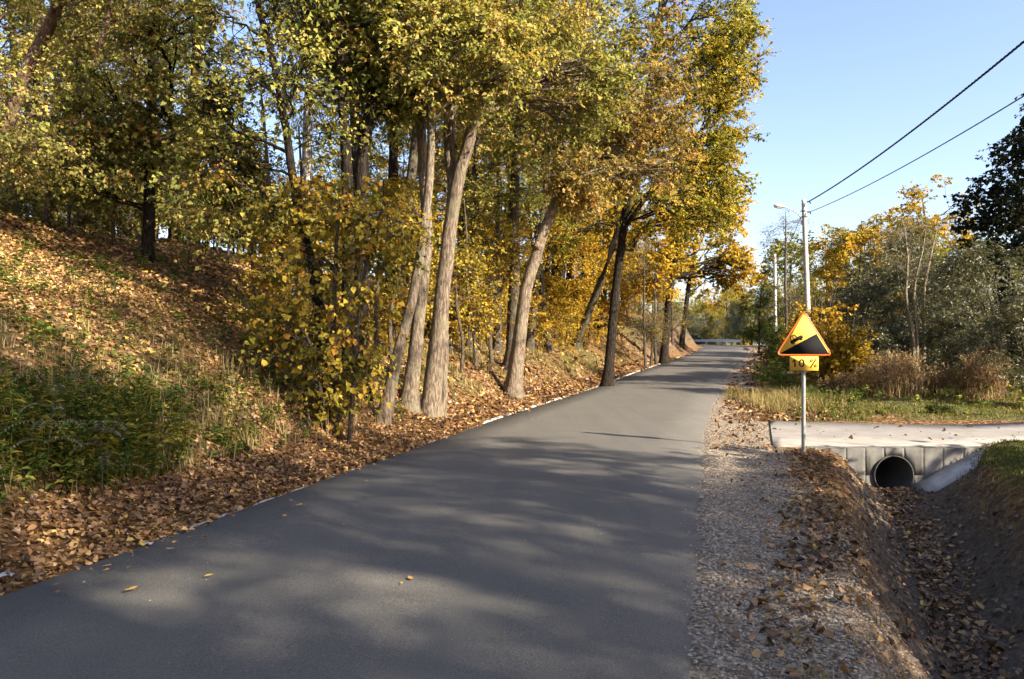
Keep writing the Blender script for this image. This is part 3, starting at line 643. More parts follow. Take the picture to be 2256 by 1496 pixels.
T_willow = [tmpl_shrub(250 + i, 4.2 + .5 * i, 2.0, 8, nclus=190, ngroup=18, nl=90, ntw=6, spray=.6, leaf=(.12, .034), droop=.2) for i in range(2)]

T_sap = [tmpl_forest(260 + i, 4.2 + .8 * i, 1.15, .22, nclus=90, ngroup=14, nl=34, ntw=5, spray=.5, leaf=(.075, .064), first=.15, bias=.25, twig_r=.004) for i in range(2)]
rt = random.Random(77)
def wood(name, label, cat, tmpls, spots, bark, leafm, group, s=(.85, 1.15), minoff=0.0):
    spots = sorted(spots); nsp = len(spots); base_label = label
    for i_, (px, Y) in enumerate(spots):
        label = ordl(base_label, i_, nsp)
        while minoff and -road_frame([(px - CX) / F_PX * Y], [Y])[0][0] - ROAD_HW < minoff: Y *= 1.03
        t = tmpls[rt.randrange(len(tmpls))]; sc = rt.uniform(*s)
        plant_tree(name, label, cat, t, (px - CX) / F_PX * Y, Y, rt.uniform(0, 6.28), sc, group, bark, leafm)
wood('forest_tree', 'tall olive-leaved tree in the wood on top of the left hill', 'tree', T_tall, [(20, 24), (90, 28), (165, 26), (235, 31), (300, 27), (385, 30), (430, 29), (40, 36), (130, 40), (290, 40), (400, 42), (-60, 30), (-120, 24)], M['bark_mid'], M['leaf_olive'], 'trees on the left hilltop')
wood('birch_tree', 'white-barked birch high on the left hill among darker trees', 'tree', [T_birch], [(200, 30)], M['bark_birch'], M['leaf_olive'], None)
wood('birch_tree', 'pale birch trunk standing against the sky gap left of the dark stems', 'tree', [T_birch], [(680, 24)], M['bark_birch'], M['leaf_olive'], None, (.95, 1.0))
wood('forest_tree', 'dark-trunked tree deep in the wood behind the pale clump', 'tree', T_tall, [(790, 30), (860, 27), (900, 36), (960, 31), (1010, 27), (1030, 40), (1100, 34), (1150, 42), (1190, 30), (1240, 36), (1290, 45), (1215, 26), (1330, 40), (1380, 52), (880, 46), (1000, 50), (1260, 55)], M['bark_dark'], M['leaf_olive'], 'trees deep in the wood', minoff=4.5)
wood('slender_tree', 'slender grey trunk on the slope close behind the pale clump', 'tree', T_tall, [(865, 19.5), (985, 19.5), (1035, 22), (1095, 24), (1165, 24.5), (1210, 27)], M['bark_mid'], M['leaf_olive'], 'slender trunks behind the pale clump', (.6, .75), 2.6)
wood('understorey_tree', 'low amber-leaved tree under the tall trees along the bank', 'tree', T_low, [(1010, 24), (1180, 26), (1250, 31), (1300, 36), (1400, 43), (1100, 30), (1350, 47), (1440, 52), (930, 28), (1020, 38), (1120, 44), (1200, 48), (870, 40), (1290, 58), (1320, 42), (1370, 46), (1410, 50), (1345, 56), (1450, 60), (1240, 40)], M['bark_dark'], M['leaf_amber'], 'amber understorey trees', (.6, .9), 3.5)
wood('understorey_shrub', 'yellow-leaved shrub on the wooded slope under the trees', 'shrub', T_shrub, [(1020, 18), (1060, 20), (1100, 24), (1080, 18.5), (1180, 22.5), (1200, 25), (1250, 27), (1290, 31), (1230, 24), (1380, 34), (1410, 38), (1330, 32), (1000, 22), (960, 19), (880, 17), (1040, 26), (1150, 27)], M['twig'], M['leaf_amber'], 'yellow shrubs under the trees', (.7, 1.1), 2.9)
wood('hillside_shrub', 'yellow-green shrub on the leafy slope left of the thicket', 'shrub', T_shrub, [(640, 13.2), (600, 12.2), (690, 14.5)], M['twig'], M['leaf_yellow'], 'shrubs left of the thicket', (.4, .6))
wood('hilltop_tree', 'low olive tree closing the back of the left hilltop', 'tree', T_low, [(10, 34), (120, 36), (215, 37), (330, 36), (430, 38), (740, 38), (800, 42)], M['bark_mid'], M['leaf_olive'], 'low trees at the back of the hilltop', (.6, .9))
wood('hilltop_shrub', 'olive shrub at the crest of the left hill', 'shrub', T_shrub, [(30, 21), (90, 23), (150, 22), (210, 24), (270, 23), (340, 25), (410, 24), (470, 25), (540, 26), (600, 28), (650, 26), (60, 20), (120, 27), (240, 29), (310, 30), (380, 31), (440, 30), (520, 32), (580, 33), (640, 34), (700, 30)], M['twig'], M['leaf_olive'], 'shrubs along the hill crest', (.9, 1.45))
wood('young_tree', 'young yellow-leaved tree growing up between the dark stems and pale trunks', 'tree', T_sap, [(640, 14), (690, 15.5), (835, 15.5), (865, 17), (905, 18.5), (1015, 18.5), (1050, 21), (1085, 22)], M['twig'], M['leaf_yellow'], 'young trees round the pale clump', (.8, 1.1), 1.6)
wood('young_tree', 'young olive-leaved tree on the open slope below the left hilltop', 'tree', T_sap, [(150, 19), (250, 18), (420, 19.5), (500, 20.5), (560, 19.5), (610, 21)], M['twig'], M['leaf_olive'], 'young trees on the open slope', (.6, .85))
wood('crest_tree', 'bushy olive tree filling the gap between trunks along the hill crest', 'tree', T_low, [(40, 27), (110, 25), (190, 28), (270, 27), (345, 29), (455, 30)], M['bark_mid'], M['leaf_olive'], 'bushy trees along the crest', (.5, .7))
wood('bank_tree', 'thin pale stem on the cut bank before the bend', 'tree', [T_sparse], [(1422, 41), (1433, 42), (1446, 43), (1470, 50), (1482, 54)], M['bark_mid'], M['leaf_yellow'], 'thin stems on the cut bank', (.5, .7))

# ------------------------------------------------------------------ right-hand side
def one(name, label, cat, tmpl, px, Y, bark, leafm, sc=1.0, rz=0.0, sz=None, group=None):
    return plant_tree(name, label, cat, tmpl, (px - CX) / F_PX * Y, Y, rz, sc, group, bark, leafm, sz=sz)
one('golden_shrub', 'tall golden-leaved shrub directly behind the warning sign', 'shrub', tmpl_shrub(301, 4.2, .75, 6, nclus=130, ngroup=16, nl=34, spray=.42, leaf=(.11, .09), bias=.4), 1808, 24, M['twig'], M['leaf_amber'])
one('golden_shrub', 'lower golden shrub right of the sign, in front of the grey willows', 'shrub', tmpl_shrub(302, 2.7, .9, 6, nclus=110, ngroup=14, nl=34, spray=.42, leaf=(.11, .09), bias=.4), 1862, 23.5, M['twig'], M['leaf_amber'])
# bare multi-stemmed tree
def bare_tree(px0, Y):
    x = (px0 - CX) / F_PX * Y; B = np.array([x, Y, tz(x, Y) - .12])
    def rp(l): return [tuple(at(*p) - B) for p in l]
    st = [(rp([(2006, 860, Y), (2012, 760, Y), (1996, 660, Y), (2000, 560, Y), (1985, 470, Y)]), [.075, .06, .05, .035, .01]),
          (rp([(2016, 860, Y), (2020, 740, Y), (2014, 640, Y), (2035, 540, Y), (2040, 480, Y)]), [.06, .05, .04, .03, .01]),
          (rp([(2026, 860, Y + .2), (2036, 760, Y + .2), (2034, 650, Y), (2052, 560, Y), (2066, 500, Y)]), [.08, .065, .055, .035, .01])]
    st = [([(p[0][0], p[0][1], 0)] + p[1:], r) for p, r in st]
    vols = [(tuple(at(2015, 540, Y) - B), (.95, .8, 1.2), 1)]
    return grow(303, st, vols, nclus=90, ngroup=16, nl=4, ntw=4, leaf=(.08, .05), spray=.45, first=.4, sides=7, seg=12, flare=1.2, limb_r=.2, tint=(.5, .2, .15)), x
tm, bx_ = bare_tree(2016, 24)
plant_tree('bare_tree', 'nearly leafless pale multi-stemmed tree behind the dry weeds', 'tree', tm, bx_, 24, 0, 1, None, M['twig_pale'], M['leaf_grey'])
for i_, (px, Y, sc) in enumerate(sorted([(1880, 31, .95), (1950, 32, 1.1), (2030, 31, 1.15), (2090, 29, 1.1), (1985, 36, 1.3), (2120, 34, 1.3)])):
    one('willow_shrub', ordl('grey-green willow in the shaded thicket behind the bare tree', i_, 6), 'shrub', T_willow[int(px) % 2], px, Y, M['twig'], M['leaf_willow'], sc, px * 1.7, None, 'willows behind the bare tree')
one('willow_shrub', 'large silvery willow at the right edge, front of its row', 'shrub', T_willow[0], 2215, 20.5, M['twig'], M['leaf_willow'], .98, 1.0)
one('willow_shrub', 'silvery willow left of the large one, behind the reddish dry weeds', 'shrub', T_willow[1], 2125, 23, M['twig'], M['leaf_willow'], .72, 2.2)
one('willow_shrub', 'low willow at the right edge beside the driveway lawn', 'shrub', T_willow[1], 2270, 18.5, M['twig'], M['leaf_willow'], .6, 4.2)
dk = tmpl_forest(310, 9.8, 2.3, .12, nclus=520, ngroup=26, nl=54, leaf=(.16, .13), first=.12, bias=.25, clump=.3)
one('dark_tree', 'tall tree at the right edge of the picture, shade put into its dark green leaves', 'tree', dk, 2312, 25, M['bark_dark'], M['leaf_shaded'], 1.02)
one('golden_tree', 'tallest golden tree on the right, beside the dark tree', 'tree', T_far[1], 2100, 46, M['bark_mid'], M['leaf_amber'], .86, .4)
one('golden_tree', 'rounded yellow-green tree right of the concrete pole', 'tree', T_far[0], 1893, 42, M['bark_mid'], M['leaf_yellow'], .74, 1.0)
one('olive_tree', 'olive tree seen just left of the concrete pole top', 'tree', T_far[0], 1742, 80, M['bark_mid'], M['leaf_olive'], 1.1, 2.0)
one('olive_tree', 'olive tree immediately right of the concrete pole', 'tree', T_far[1], 1815, 56, M['bark_mid'], M['leaf_olive'], .7, 3.0)
one('olive_tree', 'low yellow-green tree filling the gap right of the golden shrubs', 'tree', T_far[2], 1950, 47, M['bark_mid'], M['leaf_yellow'], .5, 5.0)
one('olive_tree', 'olive tree behind the bare tree', 'tree', T_far[1], 2060, 40, M['bark_mid'], M['leaf_olive'], .6, 1.5)
one('olive_tree', 'yellowing tree between the rounded tree and the tallest golden tree', 'tree', T_far[2], 2010, 50, M['bark_mid'], M['leaf_yellow'], .58, 3.6)
one('green_tree', 'dark green tree on the right verge before the bend', 'tree', T_low[0], 1672, 58, M['bark_dark'], M['leaf_green'], .62, 1.2)
one('green_tree', 'green roadside tree below the far pole', 'tree', T_low[1], 1705, 47, M['bark_dark'], M['leaf_green'], .26, 2.2)
for i_, (px, Y, sc) in enumerate(sorted([(1735, 66, 1.0), (1905, 70, .98), (1945, 68, 1.02), (2005, 66, 1.0), (1870, 74, 1.0), (2150, 60, 1.0)])):
    one('bare_tree', ordl('thin grey-brown almost bare tree top above the right-hand wood', i_, 6), 'tree', T_sparse, px, Y, M['twig'], M['leaf_grey'], sc * 1.12, px * .7, None, 'bare tree tops on the right')
FT = sorted([(1560, 135, .8, 'leaf_amber'), (1600, 128, .85, 'leaf_amber'), (1640, 120, .8, 'leaf_olive'), (1520, 150, .8, 'leaf_olive'), (1480, 150, .9, 'leaf_olive'), (1670, 105, .7, 'leaf_olive'), (1700, 115, .8, 'leaf_olive'), (1780, 100, .9, 'leaf_olive'), (1850, 95, .9, 'leaf_yellow'), (1930, 90, .85, 'leaf_olive'), (2020, 88, .9, 'leaf_olive'), (2110, 85, .95, 'leaf_yellow'), (2200, 80, .9, 'leaf_olive'), (2280, 70, 1, 'leaf_olive'), (1540, 124, .6, 'leaf_olive'), (1585, 142, .75, 'leaf_olive'), (1625, 132, .7, 'leaf_yellow'), (1655, 140, .8, 'leaf_olive'), (1550, 165, 1.0, 'leaf_olive'), (1612, 160, 1.0, 'leaf_olive'), (1640, 155, .9, 'leaf_yellow'), (1575, 118, .45, 'leaf_olive')])
nb = sum(1 for f in FT if f[0] < 1690)
for k, (px, Y, sc, mm) in enumerate(FT):
    bend = px < 1690
    one('distant_tree', ordl('distant tree beyond the bend in the road', k, nb) if bend else ordl('distant tree at the back of the right-hand wood', k - nb, len(FT) - nb), 'tree', T_far[k % 3], px, Y, M['bark_dark'], M[mm], sc, k * 1.3, None, 'trees beyond the bend' if bend else 'trees at the back of the right-hand wood')
for i_, (px, Y, sc) in enumerate(sorted([(1700, 44, .55), (1725, 38, .5), (1690, 52, .6), (1740, 42, .7), (1770, 34, .5)])):
    one('verge_shrub', ordl('green shrub on the right verge left of the golden shrub', i_, 5), 'shrub', T_shrub[int(px) % 3], px, Y, M['twig'], M['leaf_green'], sc * 1.3, px * .3, None, 'shrubs on the right verge')
for i_, (px, Y, sc) in enumerate([(1900, 26, .9), (1940, 27, .8), (1975, 28, 1.0), (2075, 26, .9), (2160, 26, 1.0)]):
    one('understorey_shrub', ordl('dark undergrowth bush behind the dry weeds on the right', i_, 5), 'shrub', T_shrub[int(px) % 3], px, Y, M['twig'], M['leaf_willow'], sc, px * .3, None, 'undergrowth behind the dry weeds')
# trees standing behind the viewpoint; their crowns shade the road, ditch and hill foot
for k, (x, y, sc) in enumerate([(13.0, .4, 1.08), (10.5, -5.5, .95), (17.8, -3.6, 1.05), (23, -5.5, .95), (15, -11, 1.0), (24, -12, .95), (7.5, -11.5, .95), (13.8, -5.6, .9), (19, -8.6, 1.0), (21, -13.5, 1.0), (27, -11.5, .95), (16.4, -7.8, 1.0), (8.2, -8.0, .9), (5.0, -6.5, .8), (24.5, -9.6, 1.05), (20.4, -6.4, 1.0), (17.4, -9.6, 1.05)]):
    plant_tree('ditch_side_tree', 'tree behind the viewpoint that shades the near road and ditch', 'tree', T_tall[k % 3], x, y, k * 1.1, sc, 'trees behind the viewpoint', M['bark_mid'], M['leaf_olive'])

for k, (x, y, sc) in enumerate([(-10.5, 3.5, .9), (-9, -3, 1.0), (-13, 8.5, .9), (-8.5, -9, 1.0), (-14, 0, 1.0)]):
    plant_tree('hillside_tree', 'tree of the hillside wood beyond the left edge of the picture', 'tree', T_tall[k % 3], x, y, k * 1.7, sc, 'trees beyond the left edge', M['bark_mid'], M['leaf_olive'])
for i_, (x, y, sc) in enumerate([(10.9, 7.2, 2.05), (9.2, 3.6, 1.6), (12.4, 4.6, 1.9)]):
    plant_tree('ditch_side_shrub', 'dense shrub on the right ditch bank just outside the right edge of the picture', 'shrub', T_shrub[i_], x, y, i_ * 2.0, sc, 'shrubs beyond the right edge', M['twig'], M['leaf_green'])
for i_, (px, Y, sc) in enumerate([(1530, 119, 1.3), (1560, 121, 1.2), (1590, 117, 1.1), (1625, 108, 1.3), (1655, 100, 1.3), (1690, 84, 1.2)]):
    one('distant_shrub', ordl('grey-green bush behind the guardrail at the bend', i_, 6), 'shrub', T_willow[i_ % 2], px, Y, M['twig'], M['leaf_willow'], sc, i_ * 1.0, None, 'bushes behind the guardrail')

# ------------------------------------------------------------------ warning sign
M['post'] = simple_mat('galvanised', (.30, .31, .29), .5, .12, 20, .4, .35, .05)
M['sign_yellow'] = simple_mat('sign_yellow', (.98, .55, .07), .6, .04, 3, .15, 0, 0)
M['sign_orange'] = simple_mat('sign_orange', (.9, .19, .03), .4, .04, 3, .4, 0, 0)
M['sign_black'] = simple_mat('sign_black', (.014, .013, .013), .8, .1, 5, .1, 0, 0)
M['sign_back'] = simple_mat('sign_back', (.35, .35, .35), .5, .1, 5, .4, .5, 0)
sx, sy = 4.30, 11.46
sg_ = thing('road_sign', 'triangular yellow steep-hill warning sign with 10 % plate on a grey post', 'road sign', (sx, sy, tz(sx, sy)), R(-15))
PXM = .75 / 482.0
def sp(px, py): return ((px - 571) * PXM, (1425 - py) * PXM)
def round_poly(pts, r, n=6):
    pts = np.array(pts, float); out = []
    for i in range(len(pts)):
        p, a, b_ = pts[i], pts[i - 1], pts[(i + 1) % len(pts)]
        u1, u2 = norm(a - p), norm(b_ - p); half = math.acos(np.clip(u1 @ u2, -1, 1)) / 2; d = r / math.tan(half)
        q0, q1 = p + u1 * d, p + u2 * d
        for t in np.linspace(0, 1, n): out.append(q0 * (1 - t)**2 + 2 * p * t * (1 - t) + q1 * t * t)
    return np.array(out)
def plate(name, poly, y0, y1, mat, parent, hole=None):     # flat plate in the XZ plane between depths y0 (front) and y1 (back)
    poly = np.asarray(poly, float)
    if ((poly[:, 0] * np.roll(poly[:, 1], -1)) - (np.roll(poly[:, 0], -1) * poly[:, 1])).sum() < 0: poly = poly[::-1]; hole = None if hole is None else np.asarray(hole)[::-1]
    n = len(poly); mb = MB()
    fr = np.stack([poly[:, 0], np.full(n, y0), poly[:, 1]], 1); bk = fr.copy(); bk[:, 1] = y1
    j = np.arange(n)
    if hole is None:
        mb.add(np.concatenate([fr, bk]), [j[None, :], (j[::-1] + n)[None, :], np.stack([j, j + n, (j + 1) % n + n, (j + 1) % n], 1)])
    else:
        hole = np.asarray(hole, float)
        hf = np.stack([hole[:, 0], np.full(n, y0), hole[:, 1]], 1); hb = hf.copy(); hb[:, 1] = y1
        k = (j + 1) % n
        mb.add(np.concatenate([fr, bk, hf, hb]), [np.concatenate([np.stack([j, k, k + 2*n, j + 2*n], 1), np.stack([j + n, j + 3*n, k + 3*n, k + n], 1), np.stack([j, j + n, k + n, k], 1), np.stack([j + 2*n, k + 2*n, k + 3*n, j + 3*n], 1)])])
    return obj(name, mb.mesh(name), mat, parent)
V, F = tubes([[(0, .05, -.25), (0, .05, .9), (0, .05, sp(0, 130)[1])]], [[.03] * 3], 16)
mb = MB(); mb.add(V, [F]); obj('post', mb.mesh('post', True), M['post'], sg_)
tri = [sp(574, 72), sp(828, 506), sp(312, 506)]
tri_o = round_poly(tri, .055, 9)
cen = tri_o.mean(0); tri_i = cen + (tri_o - cen) * .935; tri_i[:, 1] += .002
wp = plate('warning_plate', tri_o, 0.0, .016, M['sign_back'], sg_)
plate('border', tri_o * 1.0, -.004, -.0005, M['sign_orange'], wp, tri_i)
plate('face', tri_i, -.0025, -.0005, M['sign_yellow'], wp)
plate('hill_symbol', [sp(350, 488), sp(684, 297), sp(794, 488)], -.0045, -.003, M['sign_black'], wp)
# climbing car, drawn along the slope
ca = math.atan2(487 - 297, 690 - 352); c0 = np.array(sp(470, 404))
def car(pts): return [tuple(c0 + np.array([x * math.cos(ca) - z * math.sin(ca), x * math.sin(ca) + z * math.cos(ca)]) * PXM) for x, z in pts]
plate('car_symbol', car([(-4, 12), (112, 12), (120, 18), (121, 38), (112, 44), (74, 46), (4, 44), (-4, 36)]), -.0045, -.003, M['sign_black'], wp)
plate('car_roof', car([(4, 44), (16, 78), (22, 82), (56, 82), (62, 78), (76, 46), (69, 45), (56, 74), (24, 74), (13, 44)]), -.0045, -.003, M['sign_black'], wp)
plate('car_pillar', car([(38, 44), (38, 76), (43, 76), (43, 44)]), -.0046, -.0031, M['sign_black'], wp)
for wx in (18, 96):
    plate('car_wheel', car([(wx + 12 * math.cos(t), 12 + 12 * math.sin(t)) for t in np.linspace(0, 6.283, 17)[:-1]]), -.0047, -.0032, M['sign_black'], wp)
pr = round_poly([sp(440, 494), sp(706, 494), sp(706, 638), sp(440, 638)], .016, 5)
pc = pr.mean(0); pp = plate('percent_plate', pr, -.012, -.006, M['sign_back'], sg_)
pp.location.z = -.018
inner = pc + (pr - pc) * np.array([.972, .95])
plate('rim', pr, -.0150, -.0125, M['sign_black'], pp, inner)
plate('face', inner, -.0142, -.0125, M['sign_yellow'], pp)
def ell(cx, cy, rx, ry, n=28): return np.array([sp(cx + rx * math.cos(t), cy - ry * math.sin(t)) for t in np.linspace(0, 2 * math.pi, n + 1)[:-1]])
plate('digit_one', [sp(484, 600), sp(484, 548), sp(466, 556), sp(466, 544), sp(482, 534), sp(488, 526), sp(499, 526), sp(499, 600)], -.016, -.0145, M['sign_black'], pp)
plate('digit_zero', ell(552, 563, 27, 38), -.016, -.0145, M['sign_black'], pp, ell(552, 563, 12, 26))
plate('percent_ring', ell(638, 541, 13, 15), -.016, -.0145, M['sign_black'], pp, ell(638, 541, 5, 7))
plate('percent_ring', ell(672, 589, 13, 15), -.016, -.0145, M['sign_black'], pp, ell(672, 589, 5, 7))
plate('percent_slash', [sp(624, 606), sp(637, 606), sp(686, 524), sp(673, 524)], -.016, -.0145, M['sign_black'], pp)
for zz in (sp(0, 240)[1], sp(0, 440)[1], sp(0, 565)[1]):
    mb = MB(); box(mb, (0, .06, zz), (.09, .08, .03)); obj('clamp', mb.mesh('clamp'), M['post'], sg_)

# ------------------------------------------------------------------ poles, lamp, cables
M['pole'] = simple_mat('pole_concrete', (.50, .47, .42), .85, .12, 5, .2, 0, .1)
M['lamp'] = simple_mat('lamp_shell', (.62, .62, .60), .4, .05, 5, .4, 0, 0)
M['lens'] = simple_mat('lamp_lens', (.75, .74, .70), .2, .05, 5, .5, 0, 0)
M['cable'] = simple_mat('cable', (.015, .015, .016), .6, .1, 5, .3, 0, 0)
M['steel'] = simple_mat('steel', (.28, .28, .27), .45, .1, 8, .5, .5, 0)
M['insul'] = simple_mat('insulator', (.06, .05, .045), .3, .1, 5, .5, 0, 0)
def pole(label, px, Y, top_y, r0, r1, lamp, leanpx):
    x = (px - CX) / F_PX * Y; zb = tz(x, Y); top = at(px + leanpx, top_y, Y) - np.array([x, Y, zb])
    t = thing('utility_pole', label, 'utility pole', (x, Y, zb))
    ps = np.array([[0, 0, -.3], top * .5, top * .97, top, top + np.array([0, 0, .01])]); V, F = tubes(ps[None], [[r0, (r0 + r1) / 2, r1 * 1.02, r1, .01]], 14)
    mb = MB(); mb.add(V, [F]); obj('post', mb.mesh('post', True), M['pole'], t)
    if lamp:
        a0 = top * .912 + (-.12, 0, 0); tip = a0 + np.array([-.75, -.1, .33])
        pts = catmull([a0 + (0, 0, -.45), a0 + (-.06, 0, -.1), a0 + (-.3, -.03, .12), tip], 12)
        V, F = tubes(pts[None], [[.024] * 12], 8); mb = MB(); mb.add(V, [F]); obj('lamp_arm', mb.mesh('lamp_arm', True), M['steel'], t)
        hp = np.array([[0, 0, 0], [-.06, 0, .01], [-.2, -.02, .04], [-.42, -.04, .08], [-.56, -.05, .09], [-.60, -.05, .09]]) + tip
        V, F = tubes(hp[None], [[.03, .06, .105, .12, .08, .01]], 14); V[:, 2] = tip[2] + .04 + (V[:, 2] - tip[2] - .04) * .75
        mb = MB(); mb.add(V, [F]); h = obj('lamp_head', mb.mesh('lamp_head', True), M['lamp'], t)
        hp2 = hp[2:5] + np.array([0, 0, -.055]); V, F = tubes(hp2[None], [[.05, .085, .05]], 12); mb = MB(); mb.add(V, [F]); obj('lens', mb.mesh('lens', True), M['lens'], h)
        for f in (.935, .90):
            mb = MB(); box(mb, tuple(top * f), (.27, .27, .03)); obj('band', mb.mesh('band'), M['steel'], t)
    for f in (.985, .925):
        V, F = tubes([[top * f + (.10, -.12, 0), top * f + (.2, -.2, .0), top * f + (.22, -.24, -.1)]], [[.03, .035, .03]], 8); mb = MB(); mb.add(V, [F]); obj('insulator', mb.mesh('insulator', True), M['insul'], t)
    return t, np.array([x, Y, zb]) + top
p1, top1 = pole('tall pale concrete pole with a street lamp, behind the warning sign', 1784, 36, 440, .15, .095, True, -13)
p2, top2 = pole('distant thin concrete pole against the trees, left of the lamp pole', 1709, 60, 560, .13, .10, False, -2)
p3x, p3y = 8.2, -3.2
t3 = thing('utility_pole', 'concrete pole behind the viewpoint carrying the overhead cables', 'utility pole', (p3x, p3y, tz(p3x, p3y)))
V, F = tubes([[(0, 0, -.3), (0, 0, 5), (0, 0, 9.9)]], [[.17, .14, .11]], 14); mb = MB(); mb.add(V, [F]); obj('post', mb.mesh('post', True), M['pole'], t3)
def cable(label, a, b_, sag, r, twist=False):
    t = np.linspace(0, 1, 60)[:, None]; p = np.array(a) * (1 - t) + np.array(b_) * t; p[:, 2] -= 4 * sag * (t * (1 - t))[:, 0]
    o0 = p[0].copy(); mb = MB()
    if twist:
        t2 = np.linspace(0, 1, 900)[:, None]; q = np.array(a) * (1 - t2) + np.array(b_) * t2; q[:, 2] -= 4 * sag * (t2 * (1 - t2))[:, 0]
        L = np.linalg.norm(np.array(b_) - np.array(a))
        for k in range(3):
            ph = t2[:, 0] * L * 2 * math.pi / .55 + k * 2.094; qq = q.copy(); qq[:, 0] += np.cos(ph) * r * .75; qq[:, 2] += np.sin(ph) * r * .75
            V, F = tubes((qq - o0)[None], [np.full(900, r * .7)], 4); mb.add(V, [F])
    else:
        V, F = tubes((p - o0)[None], [np.full(60, r)], 5); mb.add(V, [F])
    o = obj('overhead_cable', mb.mesh('overhead_cable', True), M['cable'], None, tuple(o0)); tag(o, label, 'cable')
cable('thick twisted black cable sagging from the lamp pole top to the upper right', top1 * 1 + (.15, -.2, -.12), (p3x, p3y, 9.75), .85, .023, True)
cable('thinner lower black cable from the lamp pole to the right edge', top1 + (.15, -.2, -.62), (p3x + .1, p3y, 7.75), .75, .016)
cable('thin cable running from the lamp pole back to the distant pole', top1 + (-.1, .1, -.75), tuple(top2 + (0, 0, -.3)), .6, .014)

# ------------------------------------------------------------------ guard rails at the bend
def guardrail(label, pts, posts, z_top=.72):
    p = catmull([(a, b_, 0) for a, b_ in pts], 40)
    _, _, zr = road_frame(p[:, 0], p[:, 1]); p[:, 2] = zr + z_top - .16
    t = thing('guardrail', label, 'guardrail', tuple(p[0] - (0, 0, z_top - .16)))
    o0 = np.array(t.location); prof = [(0, -.155), (.04, -.11), (.04, -.06), (0, -.02), (0, .02), (.04, .06), (.04, .11), (0, .155)]
    T = norm(np.gradient(p[:, :2], axis=0)); N2 = np.stack([-T[:, 1], T[:, 0]], 1)
    V = np.array([[(*(p[i, :2] + N2[i] * a), p[i, 2] + h) for a, h in prof] for i in range(40)]).reshape(-1, 3) - o0
    ii, jj = np.meshgrid(np.arange(7), np.arange(39)); b = (jj * 8 + ii).ravel()
    mb = MB(); mb.add(V, [np.stack([b, b + 1, b + 9, b + 8], 1)]); obj('rail', mb.mesh('rail'), M['steel'], t)
    for k in posts:
        q = p[k] - o0; mb = MB(); box(mb, (q[0] - N2[k, 0] * .06, q[1] - N2[k, 1] * .06, q[2] - .25), (.1, .06, .85), math.atan2(T[k, 1], T[k, 0])); obj('rail_post', mb.mesh('rail_post'), M['steel'], t)
guardrail('pale steel guardrail curving left round the far bend', [(25.3, 86), (25.9, 94), (25.4, 101), (22.6, 107.5), (17, 113), (8, 116)], range(0, 40, 4))
guardrail('short guardrail end on the right verge before the bend', [(20.6, 65.2), (22.6, 71.5), (24.4, 78.5)], range(0, 40, 8))
# ------------------------------------------------------------------ ground cover: leaf litter, gravel, weeds, grass
rg = np.random.default_rng(99)
def sample(n, x0, x1, y0, y1, wfun):
    X = rg.uniform(x0, x1, n); Y = rg.uniform(y0, y1, n)
    vis = (np.abs(X) < .72 * np.maximum(Y, 0) + 1.0)
    X, Y = X[vis], Y[vis]; z, off, s, oL, oR, u, pf, cut = terrain(X, Y, True)
    w = wfun(X, Y, z, off, s, oL, oR, u, pf); k = rg.random(len(X)) < w
    return X[k], Y[k], z[k]
def litter_w(X, Y, z, off, s, oL, oR, u, pf):
    patch = fbm(X * .8, Y * .8, 61)
    w = np.where(oL > -.02, 1.0 - .55 * sstep(1.3, 2.0, oL) * (1 - sstep(3.2, 5, oL)) - .25 * sstep(4, 8, oL), 0)
    w = np.maximum(w, np.where((oL <= -.02) & (oL > -.45), .9 * np.exp((oL) / .10) * sstep(.25, .6, patch), 0))
    strip = np.exp(-((u + 1.3 + (patch - .5) * .7) / .22)**2) * .5 + np.exp(-((u - .02) / .26)**2) * 1.0 + .05 * sstep(-2.6, -1.2, u) * (1 - sstep(.3, .5, u)) + .02
    right = np.where((oR > .05) & (Y < 11.7), np.clip(strip, 0, 1) * sstep(.0, 1.3, oR + .35), 0)
    right = np.where((oR > .1) & (Y > 11.7) & (Y < 12.1) & (X < 4.0), .35, right)
    right = np.where((oR > .15) & (Y >= 15.9), (.08 + .62 * np.exp(-((oR - 1.4) / .9)**2)) , right)
    right = np.where((oR > .1) & (Y >= 11.9) & (Y < 15.9) & (oR < .9), .10, right)
    return np.where(off < 0, w, right)
def scatter_leaves(name, mat, X, Y, Z, size, tint, lift=.012, tilt=.35, kind='stuff'):
    n = len(X); e = .12
    gx = (terrain(X + e, Y) - Z) / e; gy = (terrain(X, Y + e) - Z) / e
    N = norm(np.stack([-np.clip(gx, -2, 2), -np.clip(gy, -2, 2), np.ones(n)], 1) + rg.normal(size=(n, 3)) * tilt)
    A = norm(np.cross(N, rg.normal(size=(n, 3)))); B = np.cross(N, A)
    L = size * (.35 + 1.25 * rg.random(n)**1.6); W = L * (.42 + .45 * rg.random(n)); L = L[:, None]; W = W[:, None]
    P = np.stack([X, Y, Z + lift + .02 * rg.random(n)], 1)
    c1 = (rg.random((n, 1)) - .3) * .8; c2 = (rg.random((n, 1)) - .2) * .9
    v = [P - A * L * .5 + N * L * c1, P - A * L * .12 + B * W * .5 + N * W * c2, P + A * L * .22 + B * W * .42 + N * W * c2 * .8, P + A * L * .5 + N * L * c1 * .8, P + A * L * .2 - B * W * .42 + N * W * c2 * .8, P - A * L * .12 - B * W * .5 + N * W * c2]
    V = np.stack(v, 1).reshape(-1, 3); F = (np.arange(n)[:, None, None] * 6 + np.array([[0, 3, 2, 1], [0, 5, 4, 3]])[None]).reshape(-1, 4)
    mb = MB(); mb.add(V, [F], np.repeat(np.clip(tint, .02, .99), 6)); o = obj(name, mb.mesh(name), mat)
    return o
